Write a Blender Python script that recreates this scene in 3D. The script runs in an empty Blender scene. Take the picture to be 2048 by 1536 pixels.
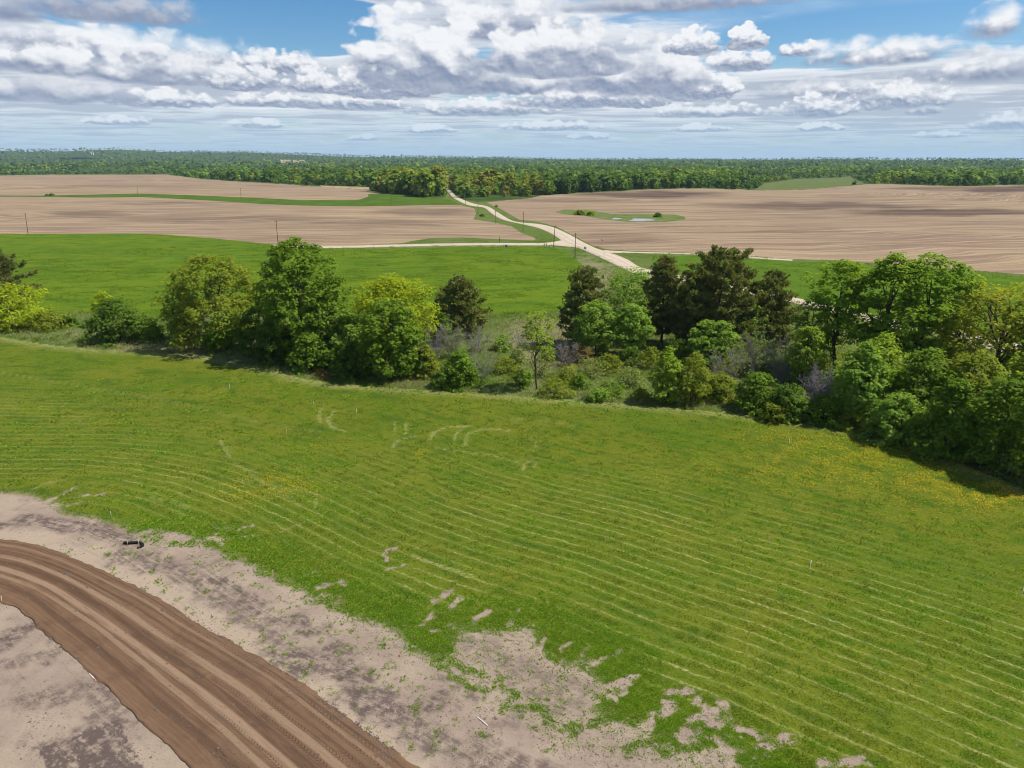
import bpy, math, random
import numpy as np
from mathutils import Vector

# ------------------------------------------------------------------ camera, sky, sun, exposure
SC = bpy.context.scene
CAM_H = 40.0
FPX = 1420.0                      # focal length in pixels of the 2048 px wide photograph
HORIZ = 318.0
PITCH = math.atan((768.0 - HORIZ) / FPX)
SP, CP = math.sin(PITCH), math.cos(PITCH)

cam_data = bpy.data.cameras.new("camera")
cam_data.sensor_fit = 'HORIZONTAL'
cam_data.sensor_width = 36.0
cam_data.lens = FPX / 2048.0 * 36.0
cam_data.clip_start = 0.5
cam_data.clip_end = 60000.0
cam = bpy.data.objects.new("camera", cam_data)
SC.collection.objects.link(cam)
cam.location = (0, 0, CAM_H)
cam.rotation_euler = (math.pi / 2 - PITCH, 0, 0)
SC.camera = cam

SUN_EL = math.radians(56)
SUN_AZ = math.radians(90)         # clockwise from +Y
SUN_DIR = Vector((math.sin(SUN_AZ) * math.cos(SUN_EL), math.cos(SUN_AZ) * math.cos(SUN_EL), math.sin(SUN_EL)))
sun_data = bpy.data.lights.new("sun", 'SUN')
sun_data.energy = 4.8
sun_data.angle = math.radians(0.55)
sun_data.color = (1.0, 0.95, 0.87)
sun = bpy.data.objects.new("sun", sun_data)
SC.collection.objects.link(sun)
sun.location = (0, 0, 200)
sun.rotation_euler = (-SUN_DIR).to_track_quat('-Z', 'Y').to_euler()

SC.view_settings.view_transform = 'Standard'
SC.view_settings.look = 'None'
SC.view_settings.gamma = 1.0
SC.view_settings.use_curve_mapping = False
SC.view_settings.exposure = 0.38
cy = SC.cycles
cy.use_denoising = True
cy.pixel_filter_type = 'BLACKMAN_HARRIS'
cy.filter_width = 1.05
cy.max_bounces = 6
cy.diffuse_bounces = 3
cy.glossy_bounces = 2
cy.transmission_bounces = 4
cy.transparent_max_bounces = 6
cy.volume_bounces = 0
cy.caustics_reflective = False
cy.caustics_refractive = False


def px_dir(px, py):
    """world direction through a pixel of the 2048x1536 photograph"""
    x = (np.asarray(px, float) - 1024.0) / FPX
    y = (768.0 - np.asarray(py, float)) / FPX
    d = np.stack([x, CP + y * SP, -SP + y * CP], -1)
    return d / np.linalg.norm(d, axis=-1, keepdims=True)


class NT:
    """small helper to write node trees"""

    def __init__(self, tree):
        self.t = tree
        self.n = tree.nodes
        self.l = tree.links

    def node(self, kind, **kw):
        nd = self.n.new(kind)
        for k, v in kw.items():
            setattr(nd, k, v)
        return nd

    def put(self, sock, v):
        if isinstance(v, bpy.types.NodeSocket):
            self.l.new(v, sock)
        elif v is not None:
            sock.default_value = v

    def math(self, op, a, b=None, c=None, clamp=False):
        nd = self.node('ShaderNodeMath', operation=op, use_clamp=clamp)
        for i, v in enumerate((a, b, c)):
            if v is not None:
                self.put(nd.inputs[i], v)
        return nd.outputs[0]

    def vmath(self, op, a, b=None):
        nd = self.node('ShaderNodeVectorMath', operation=op)
        self.put(nd.inputs[0], a)
        if b is not None:
            if op == 'SCALE':
                self.put(nd.inputs['Scale'], b)
            else:
                self.put(nd.inputs[1], b)
        return nd.outputs['Value'] if op in ('LENGTH', 'DOT_PRODUCT', 'DISTANCE') else nd.outputs['Vector']

    def xyz(self, x, y, z):
        nd = self.node('ShaderNodeCombineXYZ')
        for i, v in enumerate((x, y, z)):
            self.put(nd.inputs[i], v)
        return nd.outputs[0]

    def sep(self, v):
        nd = self.node('ShaderNodeSeparateXYZ')
        self.put(nd.inputs[0], v)
        return nd.outputs

    def noise(self, vec, scale, detail=4, rough=0.55, dist=0.0, lac=2.0, dim='3D', color=False):
        nd = self.node('ShaderNodeTexNoise', noise_dimensions=dim)
        self.put(nd.inputs['Vector'], vec)
        self.put(nd.inputs['Scale'], scale)
        nd.inputs['Detail'].default_value = detail
        nd.inputs['Roughness'].default_value = rough
        nd.inputs['Lacunarity'].default_value = lac
        nd.inputs['Distortion'].default_value = dist
        return nd.outputs['Color' if color else 'Fac']

    def voronoi(self, vec, scale, feature='F1', out='Distance'):
        nd = self.node('ShaderNodeTexVoronoi', feature=feature)
        self.put(nd.inputs['Vector'], vec)
        self.put(nd.inputs['Scale'], scale)
        return nd.outputs[out]

    def ramp(self, v, a, b, lo=0.0, hi=1.0, smooth=True):
        nd = self.node('ShaderNodeMapRange', interpolation_type='SMOOTHSTEP' if smooth else 'LINEAR')
        self.put(nd.inputs[0], v)
        self.put(nd.inputs[1], a)
        self.put(nd.inputs[2], b)
        self.put(nd.inputs[3], lo)
        self.put(nd.inputs[4], hi)
        return nd.outputs[0]

    def mix(self, f, a, b, mode='MIX'):
        nd = self.node('ShaderNodeMix', data_type='RGBA', blend_type=mode)
        self.put(nd.inputs['Factor'], f)
        for s, v in ((nd.inputs[6], a), (nd.inputs[7], b)):
            if isinstance(v, (tuple, list)) and len(v) == 3:
                v = (*v, 1.0)
            self.put(s, v)
        return nd.outputs[2]

    def attr(self, name, out='Fac'):
        nd = self.node('ShaderNodeAttribute', attribute_name=name)
        return nd.outputs[out]


def px_azel(px, py):
    v = px_dir(px, py)
    return math.degrees(math.atan2(v[0], v[1])), math.degrees(math.asin(v[2]))


# cumulus seen from the side, nearest first:
# (x_centre, y_base, half_width, height, lump scale 0/1/2, edge softness, brightness) in the photograph's pixels
CUMULUS = [
    (1330, 14, 270, 40, 1, 0.34, 0.42),
    (190, 26, 260, 70, 1, 0.34, 0.40),
    (20, 30, 130, 60, 1, 0.34, 0.46),
    (1492, 88, 48, 46, 2, 0.10, 1.0),
    (1385, 98, 64, 50, 2, 0.12, 1.0),
    (1480, 132, 75, 46, 2, 0.22, 0.94),
    (1110, 126, 185, 110, 1, 0.18, 0.92),
    (835, 142, 172, 140, 1, 0.15, 0.95),
    (1010, 64, 240, 80, 1, 0.24, 0.96),
    (1270, 165, 160, 105, 1, 0.18, 0.90),
    (960, 172, 230, 64, 1, 0.22, 0.86),
    (1395, 186, 95, 58, 2, 0.14, 1.02),
    (770, 180, 125, 68, 2, 0.13, 1.02),
    (640, 174, 80, 46, 2, 0.16, 0.94),
    (490, 168, 95, 52, 2, 0.18, 0.88),
    (545, 138, 100, 46, 2, 0.22, 0.92),
    (300, 152, 210, 64, 1, 0.26, 0.90),
    (100, 132, 210, 66, 1, 0.26, 0.96),
    (90, 192, 270, 56, 1, 0.30, 0.70),
    (330, 206, 140, 36, 2, 0.24, 0.94),
    (540, 206, 120, 30, 2, 0.26, 0.94),
    (1160, 205, 170, 44, 2, 0.22, 0.92),
    (1280, 205, 64, 42, 2, 0.12, 1.04),
    (960, 224, 180, 32, 2, 0.24, 0.94),
    (700, 212, 180, 30, 2, 0.24, 0.94),
    (1420, 228, 150, 26, 2, 0.26, 0.96),
    (1640, 222, 85, 50, 2, 0.20, 1.04),
    (1790, 206, 150, 54, 2, 0.30, 0.96),
    (1845, 224, 44, 26, 2, 0.22, 0.98),
    (1600, 106, 54, 28, 2, 0.26, 1.0),
    (1760, 118, 210, 58, 1, 0.36, 1.02),
    (1990, 62, 80, 66, 1, 0.42, 1.0),
    (1960, 150, 240, 60, 1, 0.42, 0.98),
    (1680, 186, 250, 44, 1, 0.42, 0.98),
    (2020, 252, 100, 36, 2, 0.30, 0.96),
    (300, 118, 440, 66, 1, 0.46, 1.02),
    (60, 90, 350, 80, 1, 0.46, 1.04),
    (520, 252, 70, 18, 2, 0.16, 1.3), (240, 246, 80, 18, 2, 0.16, 1.3), (860, 262, 60, 16, 2, 0.16, 1.3), (1100, 256, 110, 20, 2, 0.16, 1.3), (1400, 260, 70, 16, 2, 0.16, 1.3), (1640, 258, 60, 16, 2, 0.16, 1.3), (730, 278, 40, 12, 2, 0.16, 1.3), (1180, 276, 50, 13, 2, 0.16, 1.3), (1880, 272, 60, 14, 2, 0.16, 1.3),
]


def build_world():
    w = bpy.data.worlds.new("World")
    SC.world = w
    w.use_nodes = True
    T = NT(w.node_tree)
    T.n.clear()
    out = T.node('ShaderNodeOutputWorld')
    sky = T.node('ShaderNodeTexSky', sky_type='NISHITA')
    sky.sun_disc = False
    sky.sun_elevation = SUN_EL
    sky.sun_rotation = SUN_AZ
    sky.altitude = 300.0
    sky.air_density = 1.0
    sky.dust_density = 0.5
    sky.ozone_density = 3.0
    blue = T.node('ShaderNodeHueSaturation')
    blue.inputs['Saturation'].default_value = SKY['sat']
    T.l.new(sky.outputs[0], blue.inputs['Color'])
    skycol = T.vmath('SCALE', blue.outputs[0], SKY['strength'])

    d = T.node('ShaderNodeTexCoord').outputs['Generated']
    sx, sy, sz = T.sep(d)
    az = T.math('MULTIPLY', T.math('ARCTAN2', sx, sy), 57.29578)
    el = T.math('MULTIPLY', T.math('ARCSINE', sz), 57.29578)
    zz = T.math('ADD', T.math('MAXIMUM', sz, 0.0), 0.012)
    inv = T.math('DIVIDE', 1.0, zz)
    p0 = T.vmath('MULTIPLY', d, T.xyz(inv, inv, 0.0))
    dist = T.vmath('LENGTH', p0)

    # ---- the part of the sky near the horizon -------------------------------------------------
    uv = T.xyz(az, el, 0.0)
    lumps = {}
    for k, (s, off) in enumerate(((0.13, 3.0), (0.36, 11.0), (0.8, 23.0))):
        q = T.vmath('ADD', T.vmath('MULTIPLY', uv, (s, s * 1.35, 0.0)), (off, off * 0.7, 0.0))
        warp = T.vmath('SUBTRACT', T.noise(q, 1.9, 2, 0.5, color=True), (0.5, 0.5, 0.5))
        q = T.vmath('ADD', q, T.vmath('SCALE', warp, 0.22))
        a = T.noise(q, 1.0, 7, 0.53)
        v = T.voronoi(T.vmath('ADD', q, T.vmath('SCALE', warp, 0.3)), 2.3, 'SMOOTH_F1')
        b = T.noise(T.vmath('ADD', q, (0.05, 0.10, 0.0)), 1.0, 7, 0.53)
        n = T.math('SUBTRACT', T.math('ADD', a, 0.16), T.math('MULTIPLY', v, 0.42))
        lumps[k] = (n, T.math('SUBTRACT', a, b))

    lum = 0.0
    trans = 1.0
    for (x, yb, hw, h, k, soft, br) in CUMULUS:
        u0, v0 = px_azel(x, yb)
        hu = (px_azel(x + hw, yb)[0] - px_azel(x - hw, yb)[0]) / 2
        hv = px_azel(x, yb - h)[1] - v0
        n, rel = lumps[k]
        a = T.math('MULTIPLY_ADD', az, 1.0 / hu, -u0 / hu)
        t = T.math('MULTIPLY_ADD', el, 1.0 / hv, -v0 / hv)
        tl = T.math('MAXIMUM', t, T.math('MULTIPLY', t, -3.2))
        r = T.math('SQRT', T.math('ADD', T.math('MULTIPLY', a, a), T.math('MULTIPLY', tl, tl)))
        den = T.math('ADD', T.math('SUBTRACT', 0.72, T.math('MULTIPLY', r, 0.62)), T.math('MULTIPLY', T.math('MULTIPLY', T.math('SUBTRACT', n, 0.55), SKY['rag']), T.ramp(t, -0.25, 0.35, 0.55, 1.0)))
        den = T.math('SUBTRACT', den, T.ramp(r, 0.92, 1.3, 0.0, 0.7))
        al = T.ramp(den, -0.02, soft * 1.25 + 0.02)
        lt = T.math('MULTIPLY_ADD', T.math('SUBTRACT', n, 0.5), 1.1, t)
        li = T.math('ADD', T.ramp(lt, -0.08, 0.44, 0.12, 0.92), T.math('MULTIPLY', rel, SKY['relief']))
        li = T.math('ADD', li, T.ramp(den, 0.16, 0.0, 0.0, 0.28))
        li = T.math('MULTIPLY', li, br * 1.12)
        wgt = T.math('MULTIPLY', al, trans)
        lum = T.math('MULTIPLY_ADD', wgt, li, lum)
        trans = T.math('MULTIPLY', trans, T.math('SUBTRACT', 1.0, al))
    alpha = T.math('SUBTRACT', 1.0, trans)
    lum = T.math('DIVIDE', lum, T.math('MAXIMUM', alpha, 1e-3))
    cum = T.mix(T.ramp(lum, 0.0, 1.0, smooth=False), SKY['grey'], SKY['white'])

    # flat decks of small clouds far away, on a level plane so that they close up to the horizon
    clear = 0.0
    for (x0, x1, y0, y1, amp) in CLEAR:
        c0, c1 = px_azel(x0, (y0 + y1) / 2), px_azel(x1, (y0 + y1) / 2)
        e0, e1 = px_azel((x0 + x1) / 2, y0)[1], px_azel((x0 + x1) / 2, y1)[1]
        a = T.math('MULTIPLY_ADD', az, 2 / (c1[0] - c0[0]), -(c0[0] + c1[0]) / (c1[0] - c0[0]))
        b = T.math('MULTIPLY_ADD', el, 2 / (e0 - e1), -(e0 + e1) / (e0 - e1))
        r = T.math('ADD', T.math('MULTIPLY', a, a), T.math('MULTIPLY', b, b))
        v = T.ramp(r, 1.8, 0.2, 0.0, amp)
        clear = v if clear == 0.0 else T.math('ADD', clear, v)
    la = 0.0
    tr2 = 1.0
    l2 = 0.0
    for i in range(4):
        f = i / 3
        p = T.vmath('ADD', T.vmath('SCALE', p0, 1.0 + 0.16 * f), (4.0, 1.7, f * 0.10))
        n = T.noise(T.vmath('MULTIPLY', p, (0.8, 1.0, 1.0)), 0.55, 6, 0.56)
        den = T.math('SUBTRACT', T.math('SUBTRACT', n, clear), 0.455 + 0.07 * f)
        al = T.ramp(den, 0.0, 0.10)
        li = T.math('SUBTRACT', 0.76 + 0.26 * f, T.ramp(den, 0.05, 0.16, 0.0, 0.42 * (1 - f)))
        wgt = T.math('MULTIPLY', al, tr2)
        l2 = T.math('MULTIPLY_ADD', wgt, li, l2)
        tr2 = T.math('MULTIPLY', tr2, T.math('SUBTRACT', 1.0, al))
    a2 = T.math('SUBTRACT', 1.0, tr2)
    l2 = T.math('DIVIDE', l2, T.math('MAXIMUM', a2, 1e-3))
    deck = T.mix(l2, SKY['grey'], SKY['white'])
    a2 = T.math('MULTIPLY', a2, SKY['deck'])
    # thin veil
    veil = T.ramp(T.noise(T.vmath('ADD', T.vmath('MULTIPLY', uv, (0.045, 0.16, 0.0)), (2.0, 5.0, 0.0)), 1.0, 5, 0.6), 0.38, 0.7, 0.0, 0.55)
    veil = T.math('MULTIPLY', veil, T.ramp(clear, 0.10, 0.0))
    col = T.mix(veil, skycol, SKY['veil'])
    col = T.mix(a2, col, deck)
    col = T.mix(alpha, col, cum)
    # far air
    col = T.mix(T.ramp(el, 4.8, 0.0, 0.0, 0.72), col, SKY['air'])
    lowbg = T.node('ShaderNodeBackground')
    T.put(lowbg.inputs['Color'], col)

    # ---- overhead: the same broken cloud, lighter to compute ----------------------------------
    n = T.noise(T.vmath('ADD', p0, (4.0, 1.7, 0.0)), 0.6, 5, 0.55)
    up = T.mix(T.ramp(n, 0.50, 0.60, 0.0, 0.95), skycol, T.mix(T.ramp(n, 0.56, 0.72), SKY['white'], SKY['grey']))
    upbg = T.node('ShaderNodeBackground')
    T.put(upbg.inputs['Color'], up)
    # ---- under the horizon (never seen, there is land) ----------------------------------------
    dnbg = T.node('ShaderNodeBackground')
    dnbg.inputs['Color'].default_value = (*SKY['air'], 1.0)
    m1 = T.node('ShaderNodeMixShader')
    T.put(m1.inputs[0], T.ramp(el, 13.0, 15.5))
    T.l.new(lowbg.outputs[0], m1.inputs[1])
    T.l.new(upbg.outputs[0], m1.inputs[2])
    m2 = T.node('ShaderNodeMixShader')
    T.put(m2.inputs[0], T.ramp(el, 0.0, -0.6))
    T.l.new(m1.outputs[0], m2.inputs[1])
    T.l.new(dnbg.outputs[0], m2.inputs[2])
    T.l.new(m2.outputs[0], out.inputs[0])


CLEAR = [(170, 740, -20, 108, 0.24), (1430, 2250, 10, 130, 0.20), (860, 970, 130, 180, 0.10), (560, 760, -10, 60, 0.15), (-300, 560, 50, 230, -0.09), (1480, 2400, 90, 260, -0.12),
         (500, 1500, 150, 270, -0.04)]
SKY = dict(strength=0.088, sat=1.35, rag=1.35, relief=1.5, deck=0.9, grey=(0.195, 0.240, 0.345), white=(0.70, 0.715, 0.735),
           air=(0.285, 0.445, 0.58), veil=(0.46, 0.57, 0.69))
build_world()

# ------------------------------------------------------------------ numpy noise, terrain height, projection
def _hash(ix, iy, seed):
    h = (ix.astype(np.int64) * 374761393 + iy.astype(np.int64) * 668265263 + seed * 974711) & 0x7fffffff
    h = ((h ^ (h >> 13)) * 1274126177) & 0x7fffffff
    return ((h ^ (h >> 16)) & 0xffff) / 65535.0


def vnoise(x, y, seed=0):
    x = np.asarray(x, float)
    y = np.asarray(y, float)
    ix, iy = np.floor(x), np.floor(y)
    fx, fy = x - ix, y - iy
    fx = fx * fx * (3 - 2 * fx)
    fy = fy * fy * (3 - 2 * fy)
    a, b = _hash(ix, iy, seed), _hash(ix + 1, iy, seed)
    c, d = _hash(ix, iy + 1, seed), _hash(ix + 1, iy + 1, seed)
    return (a * (1 - fx) + b * fx) * (1 - fy) + (c * (1 - fx) + d * fx) * fy


def fbm(x, y, seed=0, octv=4, gain=0.5):
    s, a, t = 0.0, 1.0, 0.0
    for k in range(octv):
        s = s + a * vnoise(x * 2 ** k, y * 2 ** k, seed + 17 * k)
        t += a
        a *= gain
    return s / t


def sstep(a, b, x):
    t = np.clip((x - a) / (b - a), 0, 1)
    return t * t * (3 - 2 * t)


def height(x, y):
    x = np.asarray(x, float)
    y = np.asarray(y, float)
    D = np.hypot(x, y)
    az = np.degrees(np.arctan2(x, np.maximum(y, 1e-3) + 0 * x))
    near = sstep(90, 220, D) * (1 - sstep(1300, 2200, D))
    z = near * (2.2 * (fbm(x / 190.0, y / 190.0, 3, 2) - 0.5) * 2)
    z = z + 2.6 * np.exp(-((x + 190) / 110.0) ** 2 - ((y - 270) / 70.0) ** 2)
    z = z + 3.0 * np.exp(-((x - 420) / 260.0) ** 2 - ((y - 820) / 130.0) ** 2)
    z = z + 2.4 * np.exp(-((x + 330) / 240.0) ** 2 - ((y - 900) / 160.0) ** 2)
    mid = sstep(1200, 2600, D)
    z = z + mid * (32 * (fbm(x / 800.0, y / 800.0, 8, 3) - 0.46))
    # far ridges rise a little above eye level to the left
    ridge = 18 + 12 * fbm(az / 9.0, 0 * az, 21, 3) + 62 * sstep(-10, -22, az) * (0.75 + 0.5 * fbm(az / 4.0, 0 * az, 5, 3)) + 30 * sstep(10, -12, az)
    z = z + sstep(4200, 8600, D) * ridge
    z = z + 0.10 * (fbm(x / 7.0, y / 7.0, 31, 2) - 0.5) * (1 - sstep(100, 200, D))
    return z


_TS = np.exp(np.linspace(math.log(15.0), math.log(14000.0), 240))


def ground_at(px, py):
    """world points on the land seen through these pixels of the photograph"""
    d = px_dir(px, py).reshape(-1, 3)
    P = d[:, None, :] * _TS[None, :, None]
    g = P[..., 2] + CAM_H - height(P[..., 0], P[..., 1])
    below = g < 0
    i = np.where(below.any(1), below.argmax(1), len(_TS) - 1)
    i = np.maximum(i, 1)
    lo, hi = _TS[i - 1], _TS[i]
    for _ in range(16):
        m = (lo + hi) / 2
        p = d * m[:, None]
        b = p[:, 2] + CAM_H - height(p[:, 0], p[:, 1]) < 0
        hi = np.where(b, m, hi)
        lo = np.where(b, lo, m)
    p = d * hi[:, None]
    p[:, 2] = height(p[:, 0], p[:, 1])
    return p


def to_px(x, y, z):
    dz = z - CAM_H
    f = y * CP - dz * SP
    u = y * SP + dz * CP
    f = np.maximum(f, 1e-3)
    return 1024 + FPX * x / f, 768 - FPX * u / f


def inside(px, py, poly):
    poly = np.asarray(poly, float)
    r = np.zeros(px.shape, bool)
    j = len(poly) - 1
    for i in range(len(poly)):
        xi, yi = poly[i]
        xj, yj = poly[j]
        if yi != yj:
            c = ((yi > py) != (yj > py)) & (px < (xj - xi) * (py - yi) / (yj - yi) + xi)
            r ^= c
        j = i
    return r


def dens(pl, step=12.0):
    pl = np.asarray(pl, float)
    o = []
    for a, b in zip(pl[:-1], pl[1:]):
        n = max(1, int(np.hypot(*(b - a)) / step))
        o += [a + (b - a) * k / n for k in range(n)]
    o.append(pl[-1])
    return np.array(o)


def smooth_line(pl, n):
    """points evenly spaced on a Catmull-Rom curve through pl"""
    P = np.asarray(pl, float)
    Q = np.vstack([2 * P[0] - P[1], P, 2 * P[-1] - P[-2]])
    o = []
    for i in range(1, len(Q) - 2):
        for t in np.linspace(0, 1, 12, endpoint=False):
            a, b, c, d = Q[i - 1], Q[i], Q[i + 1], Q[i + 2]
            o.append(0.5 * (2 * b + (c - a) * t + (2 * a - 5 * b + 4 * c - d) * t * t + (3 * b - a - 3 * c + d) * t ** 3))
    o.append(P[-1])
    o = np.array(o)
    s = np.concatenate([[0], np.cumsum(np.linalg.norm(np.diff(o, axis=0), axis=1))])
    q = np.linspace(0, s[-1], n)
    return np.stack([np.interp(q, s, o[:, k]) for k in range(o.shape[1])], 1)


def line_dist(x, y, L, signed=False):
    """distance in metres to a polyline on the ground (positive on its left when signed)"""
    best = np.full(x.shape, 1e9)
    sg = np.zeros(x.shape)
    for a, b in zip(L[:-1], L[1:]):
        ex, ey = b[0] - a[0], b[1] - a[1]
        q = ex * ex + ey * ey + 1e-12
        t = np.clip(((x - a[0]) * ex + (y - a[1]) * ey) / q, 0, 1)
        dx, dy = x - a[0] - t * ex, y - a[1] - t * ey
        d = dx * dx + dy * dy
        m = d < best
        best = np.where(m, d, best)
        if signed:
            sg = np.where(m, ex * dy - ey * dx, sg)
    best = np.sqrt(best)
    return np.where(sg < 0, -best, best) if signed else best


def wline(pl, step=14.0):
    p = dens(pl, step)
    return ground_at(p[:, 0], p[:, 1])


# ------------------------------------------------------------------ outlines of the fields, traced on the ground
HAY_LOW = [(-900, 960), (-300, 985), (0, 989), (50, 993), (85, 1008), (120, 1032), (180, 1042), (240, 1058), (290, 1078), (345, 1078), (400, 1092),
           (440, 1107), (490, 1130), (530, 1150), (560, 1168), (600, 1183), (650, 1213), (700, 1238), (760, 1255), (800, 1278), (830, 1312),
           (880, 1325), (915, 1295), (928, 1262), (990, 1268), (1055, 1262), (1075, 1318), (1130, 1335), (1175, 1325), (1195, 1375), (1180, 1425),
           (1225, 1438), (1300, 1475), (1350, 1490), (1430, 1525), (1500, 1560), (1700, 1680), (2000, 1900)]
HAY_TOP = [(2950, 1180), (2300, 1040), (2048, 978), (1950, 940), (1850, 898), (1750, 866), (1600, 842), (1450, 824), (1300, 812), (1150, 801), (1000, 789),
           (900, 782), (800, 778), (680, 768), (600, 757), (560, 744), (480, 727), (400, 712), (300, 704), (200, 700), (100, 690), (0, 674), (-900, 600)]
HAY = HAY_LOW + [(2600, 2100), (2950, 1900)] + HAY_TOP
TRACK_UP = [(-330, 1060), (-150, 1062), (0, 1078), (70, 1089), (163, 1122), (248, 1161), (310, 1192), (388, 1241), (466, 1285), (524, 1318), (582, 1351),
            (640, 1392), (705, 1440), (774, 1489), (837, 1536), (930, 1610), (1060, 1720)]
TRACK_LO = [(-330, 1140), (-180, 1160), (-70, 1182), (8, 1208), (39, 1223), (78, 1258), (109, 1285), (163, 1332), (217, 1382), (272, 1440), (330, 1491), (372, 1536),
            (450, 1625), (540, 1740)]
MEADOW = [(-900, 472), (0, 468), (250, 467), (330, 469), (430, 477), (500, 484), (560, 490), (651, 497), (760, 497), (900, 494), (1085, 493), (1110, 496),
          (1140, 507), (1165, 530), (1180, 552), (1160, 590), (1130, 622), (1000, 628), (700, 632), (350, 632), (200, 628), (150, 625), (0, 622), (-900, 560)]
PLOW_A = [(-900, 397), (0, 393), (180, 395), (280, 394), (420, 401), (520, 408), (600, 411), (720, 413), (785, 412), (850, 410), (920, 410), (949, 417),
          (952, 427), (947, 439), (983, 444), (1024, 453), (1041, 465), (1072, 477), (1069, 481), (993, 478), (925, 475), (860, 476), (820, 483), (800, 487),
          (760, 489), (651, 493), (560, 490), (430, 477), (330, 469), (250, 467), (0, 468), (-900, 472)]
PLOW_B = [(-900, 356), (0, 351), (100, 350), (330, 349), (400, 358), (470, 363), (560, 368), (650, 374), (735, 380), (762, 386), (733, 389), (737, 393),
          (716, 400), (600, 400), (520, 396), (400, 391), (280, 387), (90, 391), (0, 391), (-900, 394)]
STRIP = [(-900, 394), (0, 391), (90, 391), (280, 387), (400, 391), (520, 396), (600, 400), (716, 400), (737, 393), (733, 389), (762, 386), (781, 388),
         (839, 394), (885, 397), (900, 400), (925, 410), (850, 410), (785, 412), (720, 413), (600, 411), (520, 408), (420, 401), (280, 394), (180, 395), (0, 393),
         (-900, 397)]
PLOW_C = [(973, 405), (1000, 402), (1060, 397), (1085, 391), (1250, 382), (1300, 379), (1406, 377), (1523, 381), (1601, 380), (1640, 377), (1698, 372),
          (1737, 368), (1796, 369), (1913, 373), (2048, 370), (2950, 366), (2950, 640), (2300, 575), (2048, 549), (1874, 535), (1659, 520), (1581, 518),
          (1464, 510), (1406, 506), (1270, 502), (1215, 499), (1181, 489), (1147, 471), (1113, 453), (1079, 444), (1038, 439), (1017, 427), (1000, 417)]
WET = [(1108, 424), (1130, 419), (1175, 420), (1225, 428), (1290, 428), (1350, 429), (1372, 434), (1368, 440), (1330, 444), (1260, 444), (1215, 440), (1170, 432), (1130, 429)]
RIGHT_GREEN = [(1300, 512), (1400, 512), (1464, 516), (1581, 523), (1659, 525), (1874, 540), (2048, 553), (2300, 580), (2950, 646), (2950, 800), (2048, 682), (1900, 650),
               (1760, 628), (1640, 608), (1560, 598), (1450, 575), (1330, 545)]
GRASSY = [(1508, 379), (1530, 366), (1590, 358), (1680, 355), (1700, 352), (1712, 360), (1735, 366), (1690, 371), (1640, 376), (1601, 379), (1523, 380)]
FAR_BARE = [[(884, 351), (932, 350), (934, 355), (905, 358), (900, 374), (893, 375), (888, 360)], [(1222, 344), (1300, 338), (1300, 342), (1235, 347)],
            [(560, 322), (625, 320), (625, 322.5), (560, 324)], [(640, 371), (770, 375), (770, 379), (735, 379), (650, 374)]]
WOOD_EDGE = [(-900, 354), (0, 351), (100, 349), (330, 348), (400, 357), (470, 362), (560, 367), (650, 373), (735, 379), (762, 385), (781, 387), (839, 393), (889, 396), (897, 383),
             (904, 383), (925, 399), (955, 404), (1000, 401), (1060, 396), (1085, 390), (1250, 381), (1300, 378), (1406, 376), (1523, 380), (1601, 379),
             (1640, 376), (1698, 371), (1737, 367), (1796, 368), (1913, 372), (2048, 369), (2950, 364), (2950, 200), (-900, 200)]

Z_ROUGH, Z_HAY, Z_MEADOW, Z_PLOW, Z_STRIP, Z_WOOD, Z_SOIL, Z_WET, Z_RGREEN, Z_GRASSY, Z_FBARE = range(11)


def zone_of(px, py):
    z = np.full(px.shape, Z_ROUGH)
    z[inside(px, py, MEADOW)] = Z_MEADOW
    z[inside(px, py, RIGHT_GREEN)] = Z_RGREEN
    z[inside(px, py, WOOD_EDGE)] = Z_WOOD
    z[inside(px, py, STRIP)] = Z_STRIP
    for p in (PLOW_A, PLOW_B, PLOW_C):
        z[inside(px, py, p)] = Z_PLOW
    z[inside(px, py, WET)] = Z_WET
    z[inside(px, py, GRASSY)] = Z_GRASSY
    for p in FAR_BARE:
        z[inside(px, py, p)] = Z_FBARE
    hay = inside(px, py, HAY)
    low = inside(px, py, HAY_LOW + [(2000, 4000), (-4000, 4000), (-4000, 960)])
    z[hay] = Z_HAY
    z[low & ~hay] = Z_SOIL
    return z


# ------------------------------------------------------------------ small mesh library
def tag(o, label=None, cat=None, group=None, kind=None):
    for k, v in (("label", label), ("category", cat), ("group", group), ("kind", kind)):
        if v:
            o[k] = v
    return o


def mesh_np(name, V, F, mat, attrs=None, smooth=False):
    """mesh from numpy arrays; F is (n,3) or (n,4)"""
    me = bpy.data.meshes.new(name)
    V = np.ascontiguousarray(V, np.float32)
    F = np.ascontiguousarray(F, np.int32)
    n, k = F.shape
    me.vertices.add(len(V))
    me.vertices.foreach_set('co', V.ravel())
    me.loops.add(n * k)
    me.loops.foreach_set('vertex_index', F.ravel())
    me.polygons.add(n)
    me.polygons.foreach_set('loop_start', np.arange(0, n * k, k, dtype=np.int32))
    me.polygons.foreach_set('loop_total', np.full(n, k, np.int32))
    if smooth:
        me.polygons.foreach_set('use_smooth', np.ones(n, bool))
    for key, val in (attrs or {}).items():
        a = me.attributes.new(key, 'FLOAT', 'POINT')
        a.data.foreach_set('value', np.ascontiguousarray(val, np.float32))
    me.update(calc_edges=True)
    if mat is not None:
        me.materials.append(mat)
    return me


def link(name, me, parent=None, loc=None):
    o = bpy.data.objects.new(name, me)
    SC.collection.objects.link(o)
    if parent is not None:
        o.parent = parent
    if loc is not None:
        o.location = loc
    return o


def empty(name, loc, rz=0.0):
    o = bpy.data.objects.new(name, None)
    o.empty_display_size = 0.3
    SC.collection.objects.link(o)
    o.location = loc
    o.rotation_euler = (0, 0, rz)
    return o


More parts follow.
